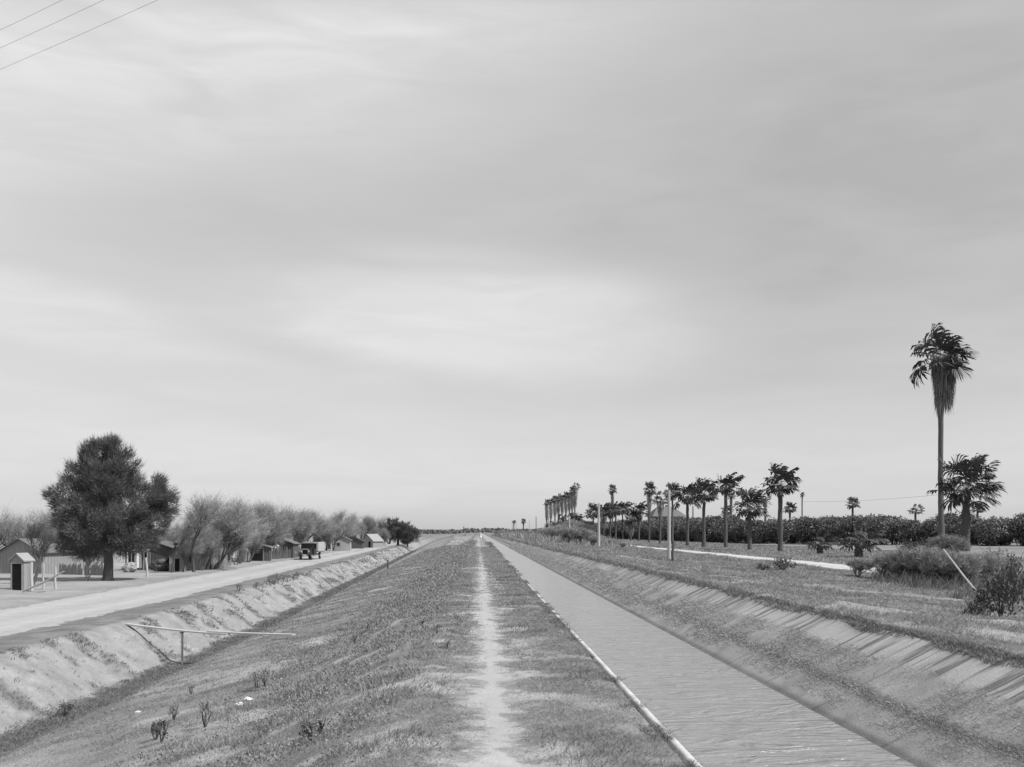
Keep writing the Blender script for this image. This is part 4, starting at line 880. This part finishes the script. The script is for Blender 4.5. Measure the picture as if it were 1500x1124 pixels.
# the clump of tall palms with long skirts
GC = 'clump of tall skirted palms'
lbl = ('leftmost and lowest palm of the skirted clump', 'second palm from the left in the skirted clump', 'third palm from the left in the skirted clump', 'fourth palm from the left in the skirted clump', 'palm in the middle of the skirted clump', 'palm right of the middle of the skirted clump', 'third palm from the right in the skirted clump', 'second palm from the right in the skirted clump, its head leaning in', 'tallest palm at the right end of the skirted clump')
for i, (px, top, cw, sk, D) in enumerate(((801, 733, 10, 26, 330), (807, 730, 10, 27, 325), (813, 728, 11, 25, 318), (818, 724, 11, 25, 312), (823.5, 725, 11, 23, 305), (829, 722, 11, 25, 298), (834, 721, 11, 24, 292), (838, 715, 11, 27, 286), (842, 709, 13, 30, 278))):
    palm(px, 0, top, cw, .22, i, lbl[i], skirt=sk, D=D, group=GC, stretch=1.1, skw=1.6)
for px, top, cw, D, lb in ((818, 758, 34, 282, 'low stemless palm thicket under the left of the skirted clump'), (842, 756, 30, 275, 'low spiky palm thicket under the right of the skirted clump'), (830, 765, 26, 270, 'lowest palm thicket in front of the skirted clump')):
    palm(px, 0, top, cw, .3, int(px) % 5, lb, D=D, group='low palm thickets', name='low_palm')
# the two big ones at the right
x, y, z, D = hit(1379, 802.5); k = D / FPX
big = empty('fan_palm', 'very tall slender palm with a wind-blown crown and long dead skirt near the right edge', 'palm tree', (x, y, z))
Hc = HC + (778 - 527) * k - z
link('trunk', palm_trunk(Hc, 4.0 * k, 5, 1.2, -.12), M_ptrunk, big)
cm, sm = palm_crown(77, 25, 1.7, 1.7, (.7, 0, .1), (-.45, 1.4), .75, 24); s = 104 * k / 6.2
for nm, d_, m in (('crown', cm, M_frond), ('frond_stalks', sm, M_stalk)): o = link(nm, d_, m, big); o.location = (.0, 0, Hc); o.scale = (s, s, s * 1.08)
o = link('dead_frond_skirt', palm_skirt(9, 1.0, .30, .17, 420, .34), M_skirt, big); o.location = (.25, 0, Hc + .6); o.scale = (44 * k / .72, 44 * k / .72, 80 * k)
x, y, z, D = hit(1415, 808); k = D / FPX
thk = empty('fan_palm', 'short thick palm with a broad wind-blown crown beside the very tall palm', 'palm tree', (x, y, z))
Hc = HC + (778 - 719) * k - z
link('trunk', palm_trunk(Hc, 5.3 * k, 8, 1.25, 0, True), M_ptrunk, thk)
cm, sm = palm_crown(88, 38, 1.95, 1.5, (.42, 0, .08), (-.25, 1.4), .8, 24); s = 104 * k / 6.0
for nm, d_, m in (('crown', cm, M_frond), ('frond_stalks', sm, M_stalk)): o = link(nm, d_, m, thk); o.location = (.0, 0, Hc); o.scale = (s, s, s * 1.15)
# young palms with short stout trunks
for px, py, tp, cw, rr, lb in ((1258, 817, 770, 60, .34, 'young palm with a short stout leaning trunk before the orchard'), (1201, 812, 782, 38, .28, 'low young palm with a stubby trunk left of the stout-trunked one')):
    palm(px, py, tp, cw, rr, 3, lb, group='young palms before the orchard', shaggy=True)
# ------------------------------------------------------------------ wire behind the far palms
a = np.array([*at(1176, 300), 0]); a[2] = HC + (778 - 735) * 300 / FPX; b = np.array([*at(1379, 215), 0]); b[2] = HC + (778 - 724.5) * 215 / FPX
mb = MB(); mb.tube([a + (b - a) * t + [0, 0, -.5 * 4 * t * (1 - t)] for t in np.linspace(0, 1, 12)], .022, 4); tag(mb.build('long_wire', M_wire), 'thin wire stretched across the sky above the orchard', 'wire')
mb = MB(); zz = zg(b[0], b[1]); mb.tube([(0, 0, -.3), (0, 0, b[2] - zz + .3)], [.2, .15], 8); tag(mb.build('wire_pole', M_dpole, loc=(b[0], b[1], zz)), 'pole carrying the thin wire, hidden behind the very tall palm', 'pole')
# ------------------------------------------------------------------ citrus orchard
def leafy(seed, rx, rz_, n, ls, zc, seedn=3.0, lo=.15, name='crown', clumps=26, edge=.45):
    rg = np.random.default_rng(seed)
    cd = unit(rg.normal(size=(clumps, 3)) + [0, 0, .25]); cc = cd * np.array([rx, rx, rz_]) * rg.uniform(.45, .85, (clumps, 1)) + [0, 0, zc]; cr = rg.uniform(.28, .5, clumps) * rx
    i = rg.integers(0, clumps, n); q = unit(rg.normal(size=(n, 3))); r = rg.uniform(0, 1, (n, 1)) ** edge
    P = cc[i] + q * r * cr[i][:, None]; P = P[P[:, 2] > lo]; q = q[:len(P)]
    ax = unit(rg.normal(size=(len(P), 3)) + q * .8 + [0, 0, .3])
    V, F = leaves(P, ax, ls * rg.uniform(.7, 1.3, len(P)), ls * .5, rg); return npmesh(name, V, F)
CT = [leafy(s, 2.5, 1.95, 6000, .36, 2.05, clumps=34, lo=.02) for s in (1, 2, 3, 4)]
mb = MB(); mb.tube([(0, 0, -.2), (.05, 0, .7), (0, .05, 1.6), (.1, .3, 2.8)], [.17, .13, .11, .04], 7); mb.tube([(.05, 0, .7), (.7, .1, 1.7), (1.1, .2, 2.7)], [.09, .06, .03], 5); mb.tube([(.05, 0, .8), (-.6, -.2, 1.8), (-1.1, -.1, 2.8)], [.09, .06, .03], 5)
CTt = bpy.data.meshes.new('trunk'); CTt.from_pydata(np.concatenate(mb.v).tolist(), [], mb.f)
FRONT = np.array([(24, 345), (30, 300), (44, 190), (57, 178), (78, 166), (105, 150), (130, 138)], float)
seg = np.linalg.norm(np.diff(FRONT, axis=0), axis=1); cum = np.concatenate([[0], np.cumsum(seg)])
rd = random.Random(12)
for row in range(4):
    sp = 4.3 if row == 0 else (5.2 if row < 3 else 7.5)
    for t in np.arange(0, cum[-1], sp):
        t = t + rd.uniform(-.5, .5); Lx = np.interp(t, cum, FRONT[:, 0]) + row * 4.2 + rd.gauss(0, .4); Dy = np.interp(t, cum, FRONT[:, 1]) + row * 6.5 + rd.gauss(0, .5)
        if row > 2: Lx += row * 6; Dy += row * 8
        x, y = map(float, cam2w(Lx, Dy)); z = zg(x, y); s = rd.uniform(.88, 1.12) * (1.12 + .03 * row)
        e = empty('citrus_tree', 'round dark leafy citrus tree in the orchard on the right', 'fruit tree', (x, y, z), rd.uniform(0, 6.28), 'citrus orchard')
        for nm, d_, m in (('crown', CT[rd.randrange(4)], M_citrus), ('trunk', CTt, M_bark)): o = link(nm, d_, m, e); o.scale = (s * rd.uniform(.95, 1.1), s, s * rd.uniform(.9, 1.12))
# ------------------------------------------------------------------ scrub on the right bank
SB = [leafy(s, 1.1, .72, 700, .16, .58, clumps=24, edge=.85, lo=-.1) for s in (11, 12, 13)]
def shrub(px, py, wpx, hpx, v, m, label, name='shrub', D=None, group=None, stems=True):
    if D is None: x, y, z, D = hit(px, py)
    else: x, y = map(float, at(px, D)); z = zg(x, y)
    k = D / FPX; e = empty(name, label, 'shrub', (x, y, z), px % 3.0, group)
    o = bpy.data.objects.new('foliage', SB[v]); COL.objects.link(o); o.parent = e; o.scale = (wpx * k / 2.3, wpx * k / 2.3, hpx * k / 1.55); o.location = (0, 0, 0)
    if not o.data.materials: o.data.materials.append(m)
    o.material_slots[0].link = 'OBJECT'; o.material_slots[0].material = m
    if stems:
        b_ = MB(); rd_ = random.Random(int(px))
        for i in range(9): a = rd_.uniform(0, 6.28); r = wpx * k * .4 * rd_.uniform(.3, 1); b_.tube([(0, 0, -.05), (math.cos(a) * r * .4, math.sin(a) * r * .4, hpx * k * .4), (math.cos(a) * r, math.sin(a) * r, hpx * k * rd_.uniform(.6, 1.0))], [.02, .015, .008], 4)
        b_.build('stems', M_bark, e)
    return e
shrub(1148, 836, 42, 24, 0, M_darkshrub, 'dark leafy bush on the grass at the edge of the sand road')
shrub(1118, 836, 26, 13, 1, M_darkshrub, 'small dark bush touching the left of the roadside bush')
M_th = [mat('thicket_leaves', g_, .7, .4, 1.3, trans=.15, v2=(6, .3)) for g_ in (.20, .14, .27)]
for i, (px, py, w_, h_, m, lb) in enumerate(((1310, 848, 36, 40, M_shrub, 'leafy grey scrub at the left of the roadside thicket'), (1336, 853, 50, 62, M_shrub, 'tall grey scrub in the middle of the roadside thicket'), (1362, 856, 52, 58, M_shrub, 'broad scrub in front of the very tall palm'),
    (1390, 858, 44, 50, M_shrub, 'scrub behind the upper end of the leaning pole'), (1420, 850, 40, 34, M_shrub, 'pale thin scrub right of the leaning pole'), (1455, 838, 44, 40, M_shrub, 'pale scrub behind the dark bush at the right edge'), (1345, 815, 60, 32, M_darkshrub, 'dark scrub beyond the sand road left of the tall palm'), (1395, 812, 46, 36, M_shrub, 'scrub at the feet of the two big palms'), (1290, 845, 22, 18, M_shrub, 'low scrub at the left foot of the thicket'), (1480, 850, 40, 44, M_shrub, 'scrub at the far right edge of the picture'))):
    shrub(px, py, w_ * 1.1, h_, i % 3, M_th[i % 3] if m is M_shrub else m, lb, group='roadside thicket')
x, y, z, D = hit(1258, 846)
bare_tree(1257, 846, 32, 'brush', 'small wispy bare shrub beside the sand road', name='bare_shrub', cat='shrub', wide=1.2)
bare_tree(1410, 862, 60, 'brush', 'thin bare shrub crossing the leaning pole', name='bare_shrub', cat='shrub', wide=1.0)
bare_tree(1350, 860, 66, 'brush', 'bare twiggy shrub growing through the roadside thicket', name='bare_shrub', cat='shrub', wide=1.1)
shrub(1466, 906, 84, 78, 2, M_darkshrub, 'large dark leafy bush standing at the right edge above its shadow')
shrub(1480, 892, 60, 76, 0, M_darkshrub, 'dark bush behind the large one at the right edge')
shrub(1428, 905, 44, 28, 1, M_darkshrub, 'low dark bush with twisted stems at the foot of the leaning pole')
for px, py, hp, lb in ((1300, 850, 44, 'twiggy grey shrub at the left end of the thicket'), (1325, 856, 60, 'twiggy shrub second from the left end of the thicket'), (1372, 860, 64, 'tall twiggy shrub under the top of the leaning pole'), (1395, 862, 50, 'twiggy shrub left of the thin dark stick'), (1440, 856, 54, 'pale twiggy shrub behind the dark bush'), (1385, 822, 44, 'twiggy shrub between the two big palm trunks')):
    bare_tree(px, py, hp, 'brush', lb, name='bare_shrub', cat='shrub', wide=1.15, group='roadside thicket')
# grey leafless brush along the right bank, far
BK = [726, 734, 744, 754, 764, 774, 784, 795, 806, 812, 818, 830, 836, 843, 850, 856, 868, 880, 895, 912]
GBR = 'grey brush along the right bank'
rd = random.Random(5)
for i, (px, py, hp) in enumerate([(806, 794, 26), (818, 795, 30), (830, 797, 28), (843, 798, 30), (856, 799, 26), (868, 800, 18), (795, 791, 20), (784, 789, 13), (774, 788, 12), (764, 786.5, 10), (754, 785.5, 9), (744, 784.5, 8), (734, 784, 7), (812, 790, 30), (836, 791, 34), (850, 793, 30), (880, 797, 14), (895, 800, 12), (912, 803, 9), (726, 783.4, 6)]):
    bare_tree(px, py, hp, 'brush', 'grey leafless brush on the far right canal bank, %s from the left' % ORD[BK.index(px)], name='bare_shrub', cat='shrub', group=GBR, wide=1.35)
# dark low bushes far right bank
for px, py, w_, h_, lb in ((783, 787, 9, 13, 'dark round bush by the slim dark pole'), (758, 784.5, 12, 11, 'dark bush under the lollipop palms'), (872, 793, 26, 22, 'dark spreading bush left of the far palms'), (693, 781.2, 7, 8, 'round tree on the horizon left of the person'), (680, 780.6, 5, 11, 'small far tree with a round top on the horizon'), (640, 781, 5, 5, 'tiny bump of a bush on the left horizon')):
    shrub(px, py, w_, h_, 1, M_citrus, lb, group='far dark bushes', stems=False)
# weeds and bushes on the left verge and slope
WD_ = [leafy(s, .5, .5, 240, .12, .45, clumps=12, edge=.9, lo=0) for s in (21, 22, 23)]
def weed(px, py, hpx, m, label, v=0, wide=1.0, group='leafy weeds on the canal slope'):
    x, y, z, D = hit(px, py); k = D / FPX; e = empty('weed_plant', label, 'weed', (x, y, z), px % 3, group); s = hpx * k / .95
    o = bpy.data.objects.new('leaves', WD_[v]); COL.objects.link(o); o.parent = e; o.scale = (s * wide, s * wide, s); o.location = (0, 0, .1 * s)
    if not o.data.materials: o.data.materials.append(m)
    o.material_slots[0].link = 'OBJECT'; o.material_slots[0].material = m
    b_ = MB(); rd_ = random.Random(int(px))
    for i in range(4): b_.tube([(0, 0, -.03), (rd_.gauss(0, .12) * s, rd_.gauss(0, .12) * s, .5 * s), (rd_.gauss(0, .3) * s * wide, rd_.gauss(0, .2) * s, .9 * s)], [.012, .009, .005], 4)
    b_.build('stem', M_bare, e); return e
for i, (px, py, h_, m, wd_, lb) in enumerate(((376, 1012, 30, M_weed, .8, 'tall thin weed with dark seed heads above the papers'), (388, 1006, 26, M_weed, .7, 'tall weed just right of the seed-headed one'), (254, 1056, 24, M_weed, .7, 'bent dark weed left of the papers'), (300, 1066, 40, M_weed, .5, 'leaning stalky weed on the slope left of the papers'), (236, 1088, 32, M_darkshrub, .8, 'dark leafy weed low on the slope near the bottom edge'), (228, 1084, 26, M_darkshrub, .7, 'dark weed just left of the lowest one'), (96, 1050, 20, M_darkshrub, 1.3, 'dark spiky weed at the foot of the sandy ditch wall'), (280, 1018, 14, M_weed, 1, 'small round weed on the bare slope above the others'),
    (455, 1086, 28, M_darkshrub, 1.4, 'dark weed patch at the lower right of the slope'), (470, 1072, 22, M_weed, 1.4, 'weed clump above the dark patch on the slope'), (540, 925, 14, M_weed, 1, 'weed clump on the crest of the slope'), (520, 945, 16, M_weed, .9, 'dark pointed weed low beside the crest'), (620, 922, 16, M_weed, 1.3, 'weed near the left edge of the footpath'), (640, 930, 16, M_weed, 1.5, 'sprawling weed close to the footpath edge'), (655, 950, 14, M_weed, 1.5, 'sprawling weed below the other near the footpath'))):
    weed(px, py, h_, m, lb, i % 3, wd_)
GV = 'low bushes on the left road verge'
for i, (px, py, h_) in enumerate(((350, 866, 10), (376, 862, 8), (396, 858, 13), (402, 857, 15), (408, 856, 14), (415, 854, 12), (421, 853, 12), (430, 851, 9), (436, 849, 10), (455, 844, 8))):
    weed(px, py, h_ * 1.1, M_shrub, 'low grey bush on the verge between road and ditch, %s from the left' % ORD[i], i % 3, 1.0, GV)
# far wood on the horizon
rg = np.random.default_rng(9); n = 26000; th = rg.uniform(-.62, .60, n); Dd = rg.uniform(1150, 1500, n); xx, yy = cam2w(np.tan(th) * Dd, Dd); hh = 3.0 + 4.0 * fbm(th * 60, Dd * 0, 4, 1.0)
P = np.stack([xx, yy, gz(xx, yy) + rg.random(n) ** 1.2 * hh], 1); V, F = leaves(P, rg.normal(size=(n, 3)), 3.2, 2.6, rg)
tag(link('distant_wood', npmesh('distant_wood', V, F), mat('far_foliage', .16, .9, .2, .05)), kind='stuff')

# ------------------------------------------------------------------ ground cover (nobody could count it)
def scatter(n, u0, u1, d0, d1, rg, dens=None, p=1.0, canal=False, left=False):
    """points with density falling as 1/distance^2, so that it looks even from the bank"""
    yv = d0 * (d1 / d0) ** (rg.random(n) ** p); uv = rg.uniform(u0, u1, n)
    xv = uv - (np.clip(.023 * np.maximum(0, yv - 50), 0, 14) if left else 0)
    L_ = xv * CY - yv * SY; D_ = xv * SY + yv * CY; ok = (np.abs(L_) < D_ * .53 + 1.2)
    if dens is not None: ok &= rg.random(n) < dens(uv, xv, yv)
    return xv[ok], yv[ok], uv[ok]
def tufts(name, parts, m, nb=4, seed=0, flat=.35):
    rg = np.random.default_rng(seed); Vs, Fs, n = [], [], 0
    for x, y, z, h, wd_ in parts:
        x = np.repeat(x, nb); y = np.repeat(y, nb); z = np.repeat(z, nb); h = np.repeat(h, nb) * rg.uniform(.5, 1.2, len(x)); wd2 = np.repeat(wd_, nb)
        P = np.stack([x + rg.normal(0, 1, len(x)) * wd2 * 2, y + rg.normal(0, 1, len(x)) * wd2 * 2, z - .01], 1)
        D_ = np.stack([rg.normal(.15, flat, len(x)) * h, rg.normal(0, flat, len(x)) * h, h], 1)
        V, F = blades(P, D_, wd2, rg); Vs.append(V); Fs.append(F + n); n += len(V)
    me = npmesh(name, np.concatenate(Vs), np.concatenate(Fs)); return tag(link(name, me, m), kind='stuff')
rg = np.random.default_rng(42)
M_lowg = mat('low_cover_leaf', .30, .9, .35, 1.1, trans=.1, v2=(6, .25))
def wpx(y, k=.55): return np.maximum(.006, k * y / 1024)       # blades widen with distance to stay a fair fraction of a clump
# path bank
def d_bank(u, x, y):
    g = fbm(x * .55, y, 5, 1.3, 14); foot = np.exp(-((u - .18 - .05) / .42) ** 2)
    return np.clip((.64 - fbm(x * .8, y, 5, 1.3, 14)) * 6 + .5 * sstep(.8, 1.1, u), .12, 1) * (1 - .985 * foot)
x, y, u = scatter(190000, -1.2, 2.0, 6.3, 130, rg, d_bank)
h = .015 + .03 * rg.random(len(x)) + .0004 * y
tufts('bank_grass', [(x, y, gz(x, y), h, wpx(y, .55))], M_grass, 3, 1, 1.0)
x, y, u = scatter(9000, -1.2, 1.9, 6.3, 60, rg, lambda u, x, y: np.clip((fbm(x, y, 4, .9, 71) - .55) * 9, 0, 1) * (1 - np.exp(-((u - .2) / .55) ** 4))); tufts('tall_tufts', [(x, y, gz(x, y), .05 + .08 * rg.random(len(x)), wpx(y, .7))], M_dgrass, 4, 21, .6)
# fringe hanging over the left lip
x, y, u = scatter(16000, 1.75, 2.02, 6.3, 200, rg, lambda u, x, y: np.clip((fbm(x * 0 + 4, y, 4, 1.1, 3) - .5) * 7, 0, 1))
tufts('lip_grass', [(x, y, np.where(x > 1.93, 1.26, gz(x, y)), .02 + .04 * rg.random(len(x)) + .0004 * y, wpx(y, .7))], M_dgrass, 3, 2, .9)
# weeds on the slope between path and ditch
def d_slope(u, x, y): return np.clip((fbm(x, y, 4, .9, 20) - .40) * 6, .04, 1) * sstep(-5.7, -4.2, u + (fbm(x, y, 3, .5, 2) - .5) * 2.5 - .012 * y) * (1 - .6 * sstep(-1.3, -.8, u))
x, y, u = scatter(120000, -6.4, -.8, 6.3, 220, rg, d_slope, left=False)
hh = .02 + .30 * np.clip(fbm(x, y, 3, 1.1, 33) - .28, .05, 1) * rg.random(len(x)) + .0008 * y
tufts('slope_weeds', [(x, y, gz(x, y), hh, wpx(y, .9))], M_weed, 4, 3, .55)
# broad-leaved bits among them
x, y, u = scatter(32000, -6.0, -1.0, 6.3, 120, rg, d_slope); q = rg.random(len(x))
V, F = leaves(np.stack([x, y, gz(x, y) + .03 + .20 * q * fbm(x, y, 3, 1.1, 33)], 1), rg.normal(size=(len(x), 3)) + [0, 0, .4], .03 + .001 * y, .016 + .0006 * y, rg)
tag(link('slope_leaves', npmesh('slope_leaves', V, F), mat('small_weed_leaves', .27, .8, .3, 1.5, v2=(5, .3))), kind='stuff')
# sparse cover of the lower slope and ditch bottom
x, y, u = scatter(150000, -10.2, -3.0, 9, 200, rg, lambda u, x, y: np.clip((fbm(x * .5, y, 4, 1.0, 12) - .42) * 5, .12, .95))
tufts('low_cover', [(x, y, gz(x, y), .025 + .035 * rg.random(len(x)) + .0003 * y, wpx(y, .6))], M_lowg, 3, 4, .9)
x, y, u = scatter(30000, -11.3, -10.0, 14, 250, rg, lambda u, x, y: np.clip((fbm(x, y, 4, .8, 6) - .30) * 5, 0, 1), left=True)
tufts('ditch_weeds', [(x, y, gz(x, y), .03 + .06 * rg.random(len(x)), wpx(y, .7))], M_dgrass, 3, 5, .8)
# clods and tufts on the sandy wall
x, y, u = scatter(26000, -13.4, -11.4, 18, 250, rg, lambda u, x, y: np.clip((fbm(x * 1.2, y * 1.3, 4, 1.1, 9) - .58) * 9, .012, 1) * .8, left=True)
tufts('wall_tufts', [(x, y, gz(x, y), .05 + .07 * rg.random(len(x)), wpx(y, .9))], M_dgrass, 3, 6, .7)
# dry grass of the right bank and the lip of the concrete
def d_right(u, x, y): return np.clip((.66 - fbm(x * .55, y * 1.1, 4, .8, 18)) * 8, .12, 1)
x, y, u = scatter(190000, 6.3, 21.5, 9, 260, rg, d_right)
h = .03 + .07 * rg.random(len(x)) * fbm(x, y, 3, .8, 7) + .0007 * y
tufts('right_bank_grass', [(x, y, gz(x, y), h * (1 + 1.2 * sstep(.55, .7, fbm(x, y, 3, .5, 61))), wpx(y, .65))], mat('bank_hay', .34, .9, .38, 1.0, trans=.12, v2=(.45, .14)), 3, 7, .8)
x, y, u = scatter(26000, 6.28, 6.6, 10, 400, rg, lambda u, x, y: np.clip((fbm(x * 0 + 1, y, 4, 1.2, 15) - .25) * 3.2, .1, 1))
x = x + (fbm(x * 0, y, 3, 1.4, 4) - .5) * .25
z = np.where(x < 6.4, np.maximum(gz(x, y), liner(np.minimum(x, 6.36), y)), gz(x, y))
tufts('edge_grass', [(x, y, z, .025 + .05 * rg.random(len(x)) + .0003 * y, wpx(y, .8))], M_dgrass, 3, 8, .8)
x, y, u = scatter(26000, 25.0, 46, 45, 330, rg, None)
tufts('verge_grass', [(x, y, gz(x, y), .1 + .12 * rg.random(len(x)), wpx(y, .9))], M_grass, 3, 9, .6)
x, y, u = scatter(30000, 14.5, 25.5, 20, 60, rg, lambda u, x, y: np.clip((fbm(x, y, 4, .5, 81) - .40) * 6, 0, 1) * sstep(.50, .54, ((x * CY - y * SY) / (x * SY + y * CY)) + .5 - .345))
tufts('thicket_grass', [(x, y, gz(x, y), .12 + .55 * rg.random(len(x)) ** 2, wpx(y, .8))], M_th[0], 3, 31, .45)
x, y, u = scatter(40000, 8.5, 21.0, 120, 480, rg, lambda u, x, y: np.clip((fbm(x, y, 4, .3, 85) - .36) * 5, 0, 1) * sstep(125, 175, y))
tufts('far_bank_brush', [(x, y, gz(x, y), .25 + 1.3 * rg.random(len(x)) ** 2, wpx(y, .8))], M_twig, 4, 32, .35)
# scum of weeds on the concrete slope
def d_moss(u, x, y):
    t = u + (fbm(x, y, 4, .9, 2) - .5) * .2
    return np.clip(sstep(4.72, 4.85, t) * (1 - sstep(5.72, 5.95, t)) * np.clip(.12 + 2.2 * (fbm(x, y, 4, 1.3, 8) - .42), .04, 1) + 1.2 * np.exp(-((t - 5.16) / .09) ** 2), 0, 1)
x, y, u = scatter(230000, 4.7, 5.95, 8.5, 150, rg, d_moss)
tufts('slope_scum', [(x, y, liner(x, y), .008 + .022 * rg.random(len(x)) + .0001 * y, wpx(y, .6))], M_moss, 3, 10, 1.2)
